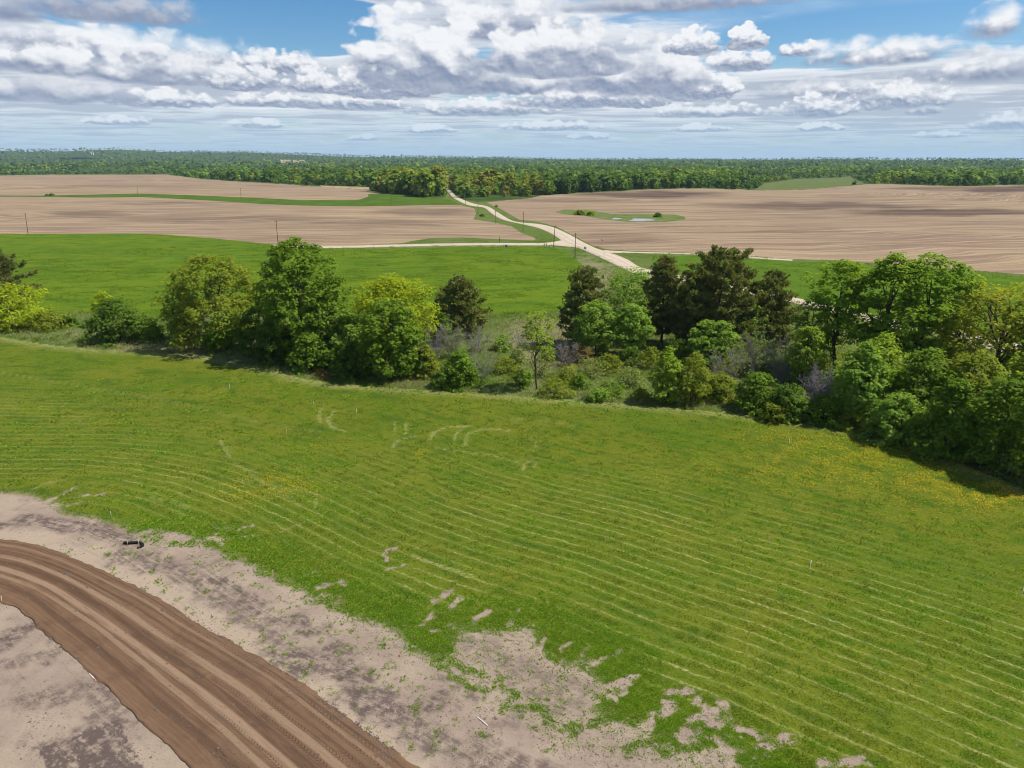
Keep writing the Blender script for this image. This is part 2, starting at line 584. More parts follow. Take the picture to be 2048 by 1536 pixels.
def material(name, build, rough=0.9):
    m = bpy.data.materials.new(name)
    m.use_nodes = True
    T = NT(m.node_tree)
    T.n.clear()
    out = T.node('ShaderNodeOutputMaterial')
    bs = T.node('ShaderNodeBsdfPrincipled')
    bs.inputs['Roughness'].default_value = rough
    bs.inputs['Specular IOR Level'].default_value = 0.02
    T.l.new(bs.outputs[0], out.inputs[0])
    build(T, bs, out)
    return m


def pos(T):
    return T.node('ShaderNodeNewGeometry').outputs['Position']


def bump(T, bs, h, dist=0.1, strength=1.0):
    b = T.node('ShaderNodeBump')
    b.inputs['Strength'].default_value = strength
    b.inputs['Distance'].default_value = dist
    T.put(b.inputs['Height'], h)
    T.l.new(b.outputs[0], bs.inputs['Normal'])


# ------------------------------------------------------------------ ground materials
def m_hay(T, bs, out):
    p = pos(T)
    s = T.attr('row')
    straw = T.attr('straw')
    cover = T.attr('cover')
    rowamt = T.attr('rowamt')
    warp = T.noise(p, 0.9, 3, 0.6)
    fine = T.noise(p, 3.2, 5, 0.65)
    grain = T.noise(p, 11.0, 3, 0.6)
    big = T.noise(p, 0.06, 4, 0.6)
    patch = T.noise(p, 0.35, 4, 0.6)
    # growth colours; the dark d flecks also paint in small shadows among the blades
    g = T.mix(T.ramp(big, 0.38, 0.62), C_HAY['a'], C_HAY['b'])
    g = T.mix(T.ramp(patch, 0.50, 0.70, 0.0, 0.75), g, C_HAY['c'])
    streak = T.noise(T.xyz(T.math('DIVIDE', s, 2.2), T.math('MULTIPLY', T.attr('along'), 0.10), 0.0), 1.0, 5, 0.65)
    g = T.mix(T.ramp(streak, 0.50, 0.66, 0.0, 0.75), g, C_HAY['c'])
    g = T.mix(T.ramp(fine, 0.50, 0.66, 0.0, 0.85), g, C_HAY['d'])
    g = T.mix(T.ramp(grain, 0.54, 0.70, 0.0, 0.75), g, C_HAY['e'])
    # cut rows: narrow strips of dry cuttings between bands of regrowth
    ss = T.math('ADD', s, T.math('MULTIPLY', T.math('SUBTRACT', warp, 0.5), 0.75))
    per = ROW
    ph = T.math('FRACT', T.math('DIVIDE', ss, per))
    tri = T.math('ABSOLUTE', T.math('SUBTRACT', ph, 0.5))           # 0.5 on the row, 0 between
    band = T.ramp(tri, 0.02, 0.42)
    idn = T.noise(T.xyz(T.math('FLOOR', T.math('DIVIDE', ss, per)), 0.0, 0.0), 0.73, 0)
    brk = T.noise(T.vmath('MULTIPLY', T.xyz(T.math('DIVIDE', ss, per), T.attr('along'), 0.0), (1.0, 0.11, 0.0)), 1.0, 5, 0.65)
    line = T.math('MULTIPLY', T.ramp(tri, 0.36, 0.47), T.ramp(brk, 0.34, 0.56))
    line = T.math('MULTIPLY', line, T.ramp(idn, 0.30, 0.62, 0.15, 1.0))
    line = T.math('MULTIPLY', line, rowamt)
    g = T.mix(T.math('MULTIPLY', band, T.math('MULTIPLY', rowamt, 0.45)), g, C_HAY['f'])
    dry = T.mix(grain, C_HAY['straw'], C_HAY['straw2'])
    lf = T.math('MULTIPLY', T.math('MULTIPLY', line, 1.15), T.ramp(fine, 0.34, 0.60, 0.75, 0.15))
    g = T.mix(lf, g, dry)
    sw = T.math('MULTIPLY', straw, T.ramp(T.noise(p, 2.3, 4, 0.65), 0.35, 0.6))
    g = T.mix(T.math('MINIMUM', sw, 0.85), g, dry)
    soil = soil_colour(T, p)
    cv = T.ramp(T.math('ADD', cover, T.math('MULTIPLY', T.math('SUBTRACT', T.noise(p, 1.7, 9, 0.85), 0.5), 3.2)), 0.12, 0.88)
    T.put(bs.inputs['Base Color'], T.mix(cv, soil, g))
    bump(T, bs, T.math('ADD', T.math('ADD', fine, T.math('MULTIPLY', grain, 0.5)), T.math('MULTIPLY', line, 0.4)), 0.16, 0.8)


def soil_colour(T, p):
    n1 = T.noise(p, 0.22, 6, 0.62)
    n2 = T.noise(p, 1.1, 9, 0.74)
    n3 = T.noise(p, 9.0, 5, 0.75)
    stain = T.attr('stain')
    sand = T.attr('sand')
    # scrape marks of the grader run along with the road
    sc = T.noise(T.xyz(T.math('MULTIPLY', T.attr('row'), 2.6), T.math('MULTIPLY', T.attr('along'), 0.16), 0.0), 1.0, 7, 0.72)
    c = T.mix(T.ramp(n1, 0.35, 0.65), C_SOIL['pale'], C_SOIL['pink'])
    c = T.mix(sand, c, C_SOIL['sand'])
    d = T.math('MULTIPLY', stain, T.ramp(T.math('ADD', T.math('MULTIPLY', n2, 0.65), T.math('MULTIPLY', sc, 0.35)), 0.40, 0.58))
    q = T.ramp(T.noise(p, 0.55, 9, 0.76), 0.53, 0.66, 0.0, 0.75)
    q = T.math('MULTIPLY', q, T.math('SUBTRACT', 1.0, T.math('MULTIPLY', sand, 0.8)))
    d = T.math('MAXIMUM', d, T.math('MULTIPLY', q, T.ramp(sc, 0.42, 0.60, 0.35, 0.9)))
    c = T.mix(T.math('MINIMUM', d, 0.94), c, C_SOIL['dark'])
    c = T.mix(T.ramp(sc, 0.56, 0.70, 0.0, 0.45), c, C_SOIL['crumb'])
    c = T.mix(T.ramp(sc, 0.42, 0.30, 0.0, 0.35), c, C_SOIL['sand'])
    c = T.mix(T.ramp(n3, 0.54, 0.70, 0.0, 0.55), c, C_SOIL['crumb'])
    c = T.mix(T.ramp(T.noise(p, 3.1, 6, 0.8), 0.61, 0.66, 0.0, 0.6), c, C_SOIL['dark'])
    return c


def m_soil(T, bs, out):
    p = pos(T)
    T.put(bs.inputs['Base Color'], soil_colour(T, p))
    n = T.noise(p, 2.2, 6, 0.7)
    bump(T, bs, T.math('ADD', n, T.math('MULTIPLY', T.noise(p, 14, 3, 0.7), 0.4)), 0.10, 0.9)


def m_rough(T, bs, out):
    p = pos(T)
    a = T.noise(p, 0.08, 5, 0.62)
    b = T.noise(p, 0.7, 5, 0.65)
    c = T.noise(p, 4.5, 4, 0.7)
    dry = T.attr('dry')
    g = T.mix(T.ramp(a, 0.35, 0.65), (0.075, 0.125, 0.020), (0.105, 0.135, 0.030))
    w = T.ramp(T.math('ADD', T.math('MULTIPLY', T.math('SUBTRACT', b, 0.5), 1.6), dry), 0.25, 0.95)
    g = T.mix(T.math('MULTIPLY', w, 0.8), g, T.mix(c, (0.20, 0.185, 0.095), (0.26, 0.22, 0.14)))
    g = T.mix(T.ramp(c, 0.5, 0.75, 0.0, 0.6), g, (0.045, 0.085, 0.014))
    T.put(bs.inputs['Base Color'], g)
    bump(T, bs, T.math('ADD', c, b), 0.3, 0.8)


def m_meadow(T, bs, out):
    p = pos(T)
    a = T.noise(p, 0.02, 4, 0.6)
    b = T.noise(T.vmath('MULTIPLY', p, (0.5, 1.2, 1.0)), 0.16, 5, 0.65)
    c = T.noise(p, 1.3, 5, 0.7)
    g = T.mix(T.ramp(a, 0.36, 0.64), C_MEAD['a'], C_MEAD['b'])
    g = T.mix(T.ramp(b, 0.47, 0.62, 0.0, 0.85), g, C_MEAD['c'])
    g = T.mix(T.ramp(c, 0.5, 0.66, 0.0, 0.8), g, C_MEAD['d'])
    g = T.mix(T.ramp(T.noise(p, 0.5, 4, 0.7), 0.62, 0.72, 0.0, 0.35), g, (0.15, 0.17, 0.045))
    T.put(bs.inputs['Base Color'], g)
    bump(T, bs, T.math('ADD', c, T.math('MULTIPLY', b, 2.0)), 0.35, 0.7)


def m_rgreen(T, bs, out):
    p = pos(T)
    b = T.noise(p, 0.12, 5, 0.65)
    c = T.noise(p, 1.1, 5, 0.7)
    g = T.mix(T.ramp(b, 0.36, 0.64), (0.082, 0.146, 0.010), (0.064, 0.120, 0.009))
    g = T.mix(T.ramp(c, 0.5, 0.7, 0.0, 0.7), g, (0.038, 0.080, 0.007))
    T.put(bs.inputs['Base Color'], g)
    bump(T, bs, c, 0.3, 0.8)


def m_strip(T, bs, out):
    p = pos(T)
    g = T.mix(T.ramp(T.noise(p, 0.05, 4, 0.6), 0.4, 0.6), (0.068, 0.122, 0.012), (0.052, 0.094, 0.010))
    g = T.mix(T.ramp(T.noise(p, 0.6, 4, 0.7), 0.5, 0.7, 0.0, 0.6), g, (0.10, 0.11, 0.03))
    T.put(bs.inputs['Base Color'], g)
    bump(T, bs, T.noise(p, 0.9, 4, 0.7), 0.4, 0.8)


def m_grassy(T, bs, out):
    p = pos(T)
    g = T.mix(T.ramp(T.noise(p, 0.03, 5, 0.65), 0.4, 0.6), (0.085, 0.125, 0.030), (0.12, 0.13, 0.045))
    g = T.mix(T.ramp(T.noise(p, 0.2, 4, 0.7), 0.55, 0.7, 0.0, 0.6), g, (0.04, 0.075, 0.015))
    T.put(bs.inputs['Base Color'], g)


def m_plow(T, bs, out):
    p = pos(T)
    x, y, z = T.sep(p)
    st = T.attr('stain')
    # the drills follow the lie of the land: lines of equal (bent) distance
    bend = T.noise(p, 0.004, 3, 0.5)
    l = T.math('ADD', y, T.math('ADD', T.math('MULTIPLY', bend, 160.0), T.math('MULTIPLY', x, T.math('MULTIPLY', T.math('SUBTRACT', T.noise(p, 0.0016, 1, 0.5), 0.5), 0.8))))
    v1 = T.xyz(T.math('MULTIPLY', l, 0.055), T.math('MULTIPLY', x, 0.004), 0.0)
    v2 = T.xyz(T.math('MULTIPLY', l, 0.30), T.math('MULTIPLY', x, 0.012), 0.0)
    s1 = T.noise(v1, 1.0, 5, 0.6)
    s2 = T.noise(v2, 1.0, 4, 0.6)
    big = T.noise(p, 0.006, 5, 0.6)
    gr = T.noise(p, 0.9, 4, 0.75)
    c = T.mix(T.ramp(big, 0.35, 0.65), C_PLOW['a'], C_PLOW['b'])
    c = T.mix(T.ramp(s1, 0.42, 0.66, 0.0, 0.75), c, C_PLOW['dark'])
    c = T.mix(T.ramp(s2, 0.45, 0.60, 0.0, 0.75), c, C_PLOW['pale'])
    c = T.mix(T.ramp(gr, 0.45, 0.70, 0.0, 0.35), c, C_PLOW['dark'])
    sn = T.math('MULTIPLY', st, T.ramp(T.math('ADD', s1, T.math('MULTIPLY', s2, 0.3)), 0.40, 0.75, 0.45, 1.0))
    c = T.mix(T.math('MINIMUM', sn, 0.95), c, C_PLOW['wet'])
    c = T.mix(T.math('MULTIPLY', T.attr('straw'), T.ramp(gr, 0.3, 0.6)), c, (0.30, 0.25, 0.15))
    T.put(bs.inputs['Base Color'], c)
    bump(T, bs, T.math('ADD', gr, T.math('MULTIPLY', s2, 1.0)), 0.22, 0.7)


def m_wood(T, bs, out):
    p = pos(T)
    g = T.mix(T.ramp(T.noise(p, 0.03, 5, 0.7), 0.38, 0.62), (0.035, 0.060, 0.012), (0.055, 0.085, 0.018))
    T.put(bs.inputs['Base Color'], g)


def m_wet(T, bs, out):
    p = pos(T)
    g = T.mix(T.ramp(T.noise(T.vmath('MULTIPLY', p, (0.6, 1.0, 1)), 0.16, 5, 0.65), 0.4, 0.6), (0.07, 0.125, 0.020), (0.15, 0.15, 0.06))
    T.put(bs.inputs['Base Color'], g)


def m_fbare(T, bs, out):
    p = pos(T)
    c = T.mix(T.ramp(T.noise(p, 0.02, 4, 0.6), 0.4, 0.6), C_PLOW['a'], C_PLOW['pale'])
    T.put(bs.inputs['Base Color'], c)


C_HAY = dict(a=(0.086, 0.126, 0.008), b=(0.120, 0.140, 0.011), c=(0.034, 0.088, 0.006), d=(0.026, 0.052, 0.005), e=(0.185, 0.200, 0.026),
             f=(0.118, 0.150, 0.014), straw=(0.32, 0.31, 0.105), straw2=(0.45, 0.40, 0.20))
C_SOIL = dict(pale=(0.318, 0.250, 0.184), pink=(0.255, 0.195, 0.150), sand=(0.345, 0.272, 0.195), dark=(0.088, 0.065, 0.058), crumb=(0.150, 0.113, 0.092))
C_MEAD = dict(a=(0.110, 0.160, 0.009), b=(0.084, 0.142, 0.009), c=(0.052, 0.104, 0.007), d=(0.038, 0.078, 0.005))
C_PLOW = dict(a=(0.268, 0.190, 0.118), b=(0.215, 0.150, 0.104), dark=(0.130, 0.090, 0.068), pale=(0.360, 0.275, 0.165), wet=(0.070, 0.047, 0.037))


ROW = 1.55


def row_guide():
    """the mower's line that all the rows of the hay field run parallel to"""
    M = wline([(-700, 860), (-300, 885), (0, 893), (200, 893), (330, 903), (450, 925), (560, 960), (659, 1000), (795, 1063), (949, 1119), (1123, 1171),
               (1300, 1240), (1500, 1312), (1660, 1378), (1830, 1448), (2048, 1545), (2500, 1760)], 40)
    return smooth_line(M[:, :2], 90)


def build_ground():
    ncol = 520
    daz = np.linspace(-math.radians(46), math.radians(46), ncol)
    # rings: even steps in view angle close by, coarser under the far woods
    dep = [math.radians(52)]
    while dep[-1] > math.radians(0.16):
        a = math.degrees(dep[-1])
        st = 0.135 if a > 12 else (0.095 if a > 6 else (0.05 if a > 1.6 else 0.035))
        dep.append(dep[-1] - math.radians(st))
    dep = np.array(dep)
    R = CAM_H / np.tan(dep)
    R = np.concatenate([R[R < 12500], [12500, 14000]])
    A, RR = np.meshgrid(daz, R)
    x, y = (RR * np.sin(A)).ravel(), (RR * np.cos(A)).ravel()
    z = height(x, y)
    # the graded road is cut into the soil
    qx, qy = to_px(x, y, z)
    road = TRACK_UP + TRACK_LO[::-1]
    cut = inside(qx, qy, road) & (np.hypot(x, y) < 120)
    z = z - 0.0 * cut
    nr = len(R)
    idx = np.arange(nr * ncol).reshape(nr, ncol)
    F = np.stack([idx[:-1, :-1], idx[:-1, 1:], idx[1:, 1:], idx[1:, :-1]], -1).reshape(-1, 4)[:, ::-1]
    F = F[:, ::-1]
    # edges of the zones wander a little
    D = np.hypot(x, y)
    wob = np.where(D > 150, 0.0, 0.5)
    wx = x + (fbm(x / 6.0, y / 6.0, 41, 3) - 0.5) * wob
    wy = y + (fbm(x / 6.0, y / 6.0, 57, 3) - 0.5) * wob
    vx, vy = to_px(wx, wy, z)
    cxp, cyp = vx[F].mean(1), vy[F].mean(1)
    zone = zone_of(cxp, cyp)

    # vertices beside a border slide onto it, so that field edges run as clean curves
    lines = []
    for poly in (MEADOW, PLOW_A, PLOW_B, PLOW_C, STRIP, WET, RIGHT_GREEN, GRASSY, WOOD_EDGE, *FAR_BARE):
        q = np.asarray(poly, float)
        q = np.vstack([q, q[:1]])
        lines.append(np.hstack([q[:-1], q[1:]]))
    lines = np.vstack(lines)
    zmin = np.full(len(x), 99)
    zmax = np.full(len(x), -1)
    for c in range(4):
        np.minimum.at(zmin, F[:, c], zone)
        np.maximum.at(zmax, F[:, c], zone)
    bi = np.where((zmin != zmax) & (D > 150) & (D < 3000))[0]
    bx, by = to_px(x[bi], y[bi], z[bi])
    ex, ey = lines[:, 2] - lines[:, 0], lines[:, 3] - lines[:, 1]
    tt = np.clip(((bx[:, None] - lines[:, 0]) * ex + (by[:, None] - lines[:, 1]) * ey) / (ex * ex + ey * ey + 1e-9), 0, 1)
    qx, qy = lines[:, 0] + tt * ex, lines[:, 1] + tt * ey
    dd = ((qx - bx[:, None]) / 5.0) ** 2 + ((qy - by[:, None]) / 2.0) ** 2
    k = dd.argmin(1)
    ok = dd[np.arange(len(bi)), k] < 1.6
    r_ = np.arange(len(bi))
    G = ground_at(qx[r_, k], qy[r_, k])
    x[bi[ok]], y[bi[ok]], z[bi[ok]] = G[ok, 0], G[ok, 1], G[ok, 2]

    # ---- attributes
    px, py = to_px(x, y, z)
    n = len(x)
    row, along, straw, cover, rowamt, stain, sand, dry = (np.zeros(n, np.float32) for _ in range(8))
    nearm = (D < 230) & (y > 0)
    ix = np.where(nearm)[0]
    xs, ys = x[ix], y[ix]
    pxs, pys = px[ix], py[ix]
    M = row_guide()
    row[ix] = line_dist(xs, ys, M, True)
    # how far along the row
    sl = np.concatenate([[0], np.cumsum(np.linalg.norm(np.diff(M, axis=0), axis=1))])
    bestd = np.full(len(xs), 1e9)
    al = np.zeros(len(xs))
    for j in range(len(M) - 1):
        a, b = M[j], M[j + 1]
        e = b - a
        t = np.clip(((xs - a[0]) * e[0] + (ys - a[1]) * e[1]) / (e @ e), 0, 1)
        dd = (xs - a[0] - t * e[0]) ** 2 + (ys - a[1] - t * e[1]) ** 2
        m = dd < bestd
        bestd = np.where(m, dd, bestd)
        al = np.where(m, sl[j] + t * (sl[j + 1] - sl[j]), al)
    along[ix] = al
    # rows show strongly in the body of the field and fade towards the hedge
    top = wline(HAY_TOP[2:-1], 30)
    dt = line_dist(xs, ys, top[:, :2])
    low = wline(HAY_LOW[1:-1], 8)
    dl = line_dist(xs, ys, low[:, :2])
    dl = np.where(inside(pxs, pys, HAY_LOW + [(2000, 4000), (-4000, 4000), (-4000, 960)]) & ~inside(pxs, pys, HAY), -dl, dl)      # negative on the soil
    ra = sstep(16, 46, dt) * sstep(1.0, 8.0, dl) * (0.55 + 0.45 * sstep(0.35, 0.6, fbm(xs / 14.0, ys / 14.0, 77, 3)))
    rowamt[ix] = ra
    cv = sstep(-1.2, 2.2, dl)
    w1 = (fbm(xs / 0.9, ys / 0.9, 301, 3) - 0.5) * 2.2
    w2 = (fbm(xs / 0.9, ys / 0.9, 333, 3) - 0.5) * 2.2
    brk = sstep(0.30, 0.62, fbm(xs / 0.7, ys / 0.7, 411, 4))
    for (pts, wd, amt) in HAY_PATCH:
        L = wline(pts, 8)
        q = line_dist(xs + w1 * wd, ys + w2 * wd, L[:, :2])
        cv = cv + amt * (1 - sstep(wd * 0.30, wd * 1.20, q)) * (0.45 + 0.9 * brk)
    cover[ix] = np.clip(cv, -0.3, 1.3)
    sw = np.zeros(len(xs))
    for (pts, wd, amt) in STRAW_ARCS:
        L = smooth_line(wline(pts, 10)[:, :2], 24)
        q = line_dist(xs, ys, L)
        sw = np.maximum(sw, 0.72 * amt * (1 - sstep(wd * 0.2, wd * 1.2, q)))
    # unmown edge strip is paler
    sw = np.maximum(sw, 0.45 * (1 - sstep(0.5, 4.0, dt)))
    straw[ix] = sw
    # soil stains, pale sandy shoulder
    stn = np.zeros(len(xs))
    wpx = pxs + (fbm(xs / 1.7, ys / 1.7, 91, 4) - 0.5) * 90
    wpy = pys + (fbm(xs / 1.7, ys / 1.7, 131, 4) - 0.5) * 60
    for (pts, wd, amt) in SOIL_STAINS:
        L = wline(pts, 14)
        q = line_dist(xs + (fbm(xs / 1.6, ys / 1.6, 91, 4) - 0.5) * 3.0, ys + (fbm(xs / 1.6, ys / 1.6, 131, 4) - 0.5) * 3.0, L[:, :2])
        stn = np.maximum(stn, amt * (1 - sstep(wd * 0.45, wd * 1.1, q)))
    for poly in SOIL_DARK:
        m = inside(wpx * 0.12 + pxs * 0.88, wpy * 0.12 + pys * 0.88, poly)
        stn = np.where(m, 1.6, stn)
    stain[ix] = stn
    up = wline(TRACK_UP, 14)
    du = line_dist(xs, ys, up[:, :2])
    wid = 2.6 * sstep(980, 150, pxs) + 0.5
    sand[ix] = 0.85 - 0.85 * sstep(wid * 0.3, wid * 1.4, du + (fbm(xs / 1.8, ys / 1.8, 7, 4) - 0.5) * 4.0)
    # wet hollows in the ploughed land, its stubble lines, dry verge
    far = (D >= 230) & (D < 1400)
    for (xc, yc, rx, ry, amt) in PLOW_STAINS:
        r = np.hypot((px - xc) / rx, (py - yc - (fbm(px / 60.0, py / 9.0, 9, 3) - 0.5) * ry * 1.2) / ry)
        stain[far] = np.maximum(stain[far], (amt * (1 - sstep(0.45, 1.1, r)))[far])
    for (pts, wd, amt) in PLOW_STRAW:
        L = wline(pts, 20)
        fx = np.where(far)[0]
        q = line_dist(x[fx], y[fx], L[:, :2])
        straw[fx] = np.maximum(straw[fx], amt * (1 - sstep(wd * 0.4, wd, q)))
    dry[:] = 0.35 + 0.5 * (fbm(x / 18.0, y / 18.0, 15, 3) - 0.5)
    for (xc, yc, rx, ry, amt) in DRY_SPOTS:
        r = np.hypot((px - xc) / rx, (py - yc) / ry)
        dry += amt * (1 - sstep(0.4, 1.1, r))

    A_ = dict(row=row, along=along, straw=straw, cover=cover, rowamt=rowamt, stain=stain, sand=sand, dry=dry)
    V = np.stack([x, y, z], 1)
    spec = {Z_ROUGH: ("rough_grass_ground", m_rough), Z_HAY: ("hay_field", m_hay), Z_MEADOW: ("meadow", m_meadow), Z_PLOW: ("ploughed_field", m_plow),
            Z_STRIP: ("grass_strip", m_strip), Z_WOOD: ("woodland_ground", m_wood), Z_SOIL: ("bare_soil", m_soil), Z_WET: ("wetland_ground", m_wet),
            Z_RGREEN: ("clover_field", m_rgreen), Z_GRASSY: ("grassy_clearing", m_grassy), Z_FBARE: ("far_bare_field", m_fbare)}
    for zi, (nm, fn) in spec.items():
        f = F[zone == zi]
        if not len(f):
            continue
        u, inv = np.unique(f, return_inverse=True)
        me = mesh_np(nm, V[u], inv.reshape(f.shape), material(nm, fn), {k: v[u] for k, v in A_.items()}, smooth=True)
        tag(link(nm, me), kind='structure')
    # the land beside and behind the camera
    ang = np.linspace(math.radians(46), math.radians(314), 60)
    rad = np.array([0.1, 20, 31.25, 60, 120, 300, 800, 2500, 7000, 14000])
    Ao, Ro = np.meshgrid(ang, rad)
    xo, yo = (Ro * np.sin(Ao)).ravel(), (Ro * np.cos(Ao)).ravel()
    i2 = np.arange(len(xo)).reshape(Ao.shape)
    F2 = np.stack([i2[:-1, :-1], i2[:-1, 1:], i2[1:, 1:], i2[1:, :-1]], -1).reshape(-1, 4)
    me = mesh_np("ground", np.stack([xo, yo, height(xo, np.maximum(yo, 0.0)) * 0 + height(xo, yo)], 1), F2, bpy.data.materials["rough_grass_ground"],
                 {k: np.zeros(len(xo)) for k in A_}, smooth=True)
    tag(link("ground", me), kind='structure')
    # below the frame, at the camera's feet
    A3, R3 = np.meshgrid(np.linspace(-math.radians(46), math.radians(46), 24), np.array([0.1, 12, R[0]]))
    x3, y3 = (R3 * np.sin(A3)).ravel(), (R3 * np.cos(A3)).ravel()
    i3 = np.arange(len(x3)).reshape(A3.shape)
    F3 = np.stack([i3[:-1, :-1], i3[:-1, 1:], i3[1:, 1:], i3[1:, :-1]], -1).reshape(-1, 4)
    me = mesh_np("bare_soil", np.stack([x3, y3, height(x3, y3)], 1), F3, bpy.data.materials["bare_soil"], {k: np.zeros(len(x3)) for k in A_}, smooth=True)
    tag(link("bare_soil", me), kind='structure')


# (pixels of the photograph, half width in metres, change of plant cover)
HAY_PATCH = [
    ([(955, 1295), (1010, 1330), (1075, 1368), (1140, 1390)], 1.9, -0.9), ([(1010, 1290), (1100, 1350)], 1.5, -0.9),
    ([(1000, 1400), (1150, 1420)], 1.0, -0.5),
    ([(775, 1122), (765, 1112), (772, 1100), (790, 1096)], 0.35, -0.8), ([(770, 1140), (808, 1130)], 0.22, -0.6),
    ([(868, 1202), (905, 1180)], 0.5, -0.9), ([(903, 1218), (922, 1195)], 0.45, -0.9), ([(945, 1242), (978, 1222)], 0.5, -0.9), ([(1015, 1245), (1035, 1222)], 0.4, -0.5),
    ([(850, 1245), (872, 1226)], 0.6, -0.7), ([(870, 1262), (908, 1250)], 0.5, -0.6), ([(1060, 1300), (1055, 1268)], 0.7, -0.9), ([(1085, 1300), (1090, 1275)], 0.3, -0.7),
    ([(1200, 1385), (1272, 1350)], 0.5, -1.0), ([(1225, 1400), (1260, 1365)], 0.45, -1.0), ([(1185, 1330), (1240, 1300)], 0.35, -0.6),
    ([(1120, 1300), (1145, 1285)], 0.35, -0.7), ([(1165, 1310), (1176, 1292)], 0.3, -0.7),
    ([(1295, 1450), (1340, 1415)], 0.8, -1.0), ([(1335, 1390), (1375, 1378)], 0.5, -0.9), ([(1392, 1410), (1400, 1395)], 0.4, -0.9),
    ([(1375, 1470), (1440, 1420)], 1.0, -1.0), ([(1470, 1450), (1530, 1470)], 0.7, -0.9), ([(1500, 1500), (1580, 1480)], 0.7, -0.9), ([(1640, 1530), (1720, 1520)], 0.6, -0.8),
    ([(1380, 1530), (1460, 1500)], 1.4, -0.8),
    ([(640, 1170), (690, 1165)], 0.7, -0.75), ([(650, 1190), (680, 1200)], 0.7, -0.6), ([(610, 1150), (640, 1145)], 0.3, -0.5),
    ([(300, 1060), (380, 1072), (440, 1080)], 1.0, -0.6), ([(480, 1058), (500, 1052)], 0.4, -0.7), ([(470, 1078), (515, 1070)], 0.35, -0.6), ([(425, 1052), (460, 1060)], 0.4, -0.5),
    ([(100, 1000), (150, 975)], 0.5, -0.7), ([(150, 992), (215, 988)], 0.45, -0.6), ([(140, 1010), (180, 1005)], 0.4, -0.5), ([(30, 1020), (120, 1010)], 0.6, -0.3),
    # islands of weeds on the soil
    ([(915, 1330), (960, 1350), (1000, 1362)], 0.8, 0.90), ([(905, 1352), (940, 1372), (985, 1382)], 0.45, 0.90), ([(1005, 1380), (1040, 1395)], 0.6, 1.04),
    ([(1020, 1405), (1070, 1420), (1105, 1445)], 0.7, 1.04), ([(1060, 1400), (1110, 1402)], 0.35, 0.80), ([(1115, 1455), (1180, 1450), (1215, 1440)], 0.4, 0.90),
    ([(1170, 1395), (1150, 1410)], 0.3, 0.72), ([(1125, 1350), (1140, 1362)], 0.4, 0.87), ([(1140, 1470), (1160, 1462)], 0.3, 0.80), ([(870, 1330), (905, 1310)], 0.7, 0.43),
    ([(300, 1080), (380, 1092)], 0.4, 0.51), ([(60, 1045), (110, 1050)], 0.3, 0.43), ([(1320, 1500), (1400, 1500)], 0.5, 0.72), ([(1250, 1500), (1330, 1480)], 0.4, 0.65),
]
STRAW_ARCS = [
    ([(645, 815), (638, 828), (642, 845)], 0.35, 0.8), ([(668, 822), (655, 838), (665, 855), (690, 862)], 0.4, 0.8), ([(790, 845), (788, 865)], 0.25, 0.6), ([(812, 845), (812, 870)], 0.3, 0.7),
    ([(785, 895), (795, 882), (830, 872)], 0.4, 0.7), ([(860, 880), (868, 865), (890, 855), (940, 853)], 0.45, 0.75), ([(908, 882), (912, 868), (925, 858)], 0.3, 0.7), ([(930, 890), (936, 868), (960, 860), (1000, 858), (1020, 862)], 0.4, 0.6),
    ([(1048, 940), (1050, 928), (1065, 918)], 0.35, 0.7), ([(1068, 935), (1072, 922)], 0.3, 0.6), ([(1060, 875), (1072, 890), (1060, 905)], 0.3, 0.4),
    ([(440, 880), (460, 915)], 0.3, 0.6), ([(470, 925), (520, 960), (600, 1010)], 0.3, 0.35), ([(632, 1000), (628, 1018)], 0.3, 0.7), ([(560, 1065), (620, 1040)], 0.3, 0.6),
    ([(300, 993), (380, 1018)], 0.3, 0.6), ([(70, 975), (110, 962)], 0.35, 0.6), ([(825, 1112), (945, 1152)], 0.3, 0.8), ([(870, 895), (990, 912), (1040, 925)], 0.3, 0.55),
    ([(0, 745), (330, 800), (520, 845), (640, 865)], 0.3, 0.35), ([(1000, 835), (1090, 842), (1150, 850)], 0.3, 0.35), ([(480, 960), (640, 990)], 0.4, 0.3),
]
SOIL_STAINS = [
    ([(-100, 1062), (60, 1040), (180, 1055), (260, 1085)], 1.8, 0.95), ([(230, 1110), (330, 1130), (440, 1190)], 2.2, 0.85), ([(420, 1150), (470, 1180), (520, 1215)], 0.8, 1.0),
    ([(420, 1180), (520, 1245), (560, 1290)], 1.6, 0.75), ([(500, 1210), (560, 1240), (650, 1262)], 1.0, 0.9), ([(560, 1310), (650, 1330), (740, 1390)], 2.1, 1.0), ([(610, 1262), (640, 1265)], 0.7, 1.0),
    ([(660, 1290), (700, 1305)], 0.9, 0.9), ([(700, 1400), (800, 1420), (870, 1400)], 1.5, 1.0), ([(810, 1440), (900, 1500), (1000, 1536), (1100, 1590)], 1.8, 0.85), ([(870, 1360), (960, 1400)], 0.8, 0.8),
    ([(930, 1480), (1000, 1510), (1090, 1536)], 1.0, 0.8), ([(1000, 1440), (1030, 1450)], 0.7, 0.6), ([(950, 1290), (1040, 1340), (1110, 1370)], 1.6, 0.60), ([(1060, 1400), (1150, 1410)], 1.0, 0.55), ([(1100, 1350), (1170, 1380)], 1.0, 0.45), ([(390, 1130), (420, 1130)], 0.9, 0.6), ([(550, 1230), (620, 1260)], 0.6, 0.8),
    ([(0, 1290), (40, 1260)], 1.4, 1.0), ([(10, 1330), (90, 1320), (110, 1290)], 1.0, 0.8), ([(60, 1400), (180, 1380), (200, 1420)], 1.6, 0.8), ([(90, 1490), (190, 1440), (250, 1440)], 1.0, 0.8),
    ([(0, 1370), (60, 1420)], 0.7, 0.4),
]
SOIL_DARK = [[(78, 1500), (190, 1452), (235, 1442), (262, 1490), (300, 1560), (120, 1600)]]
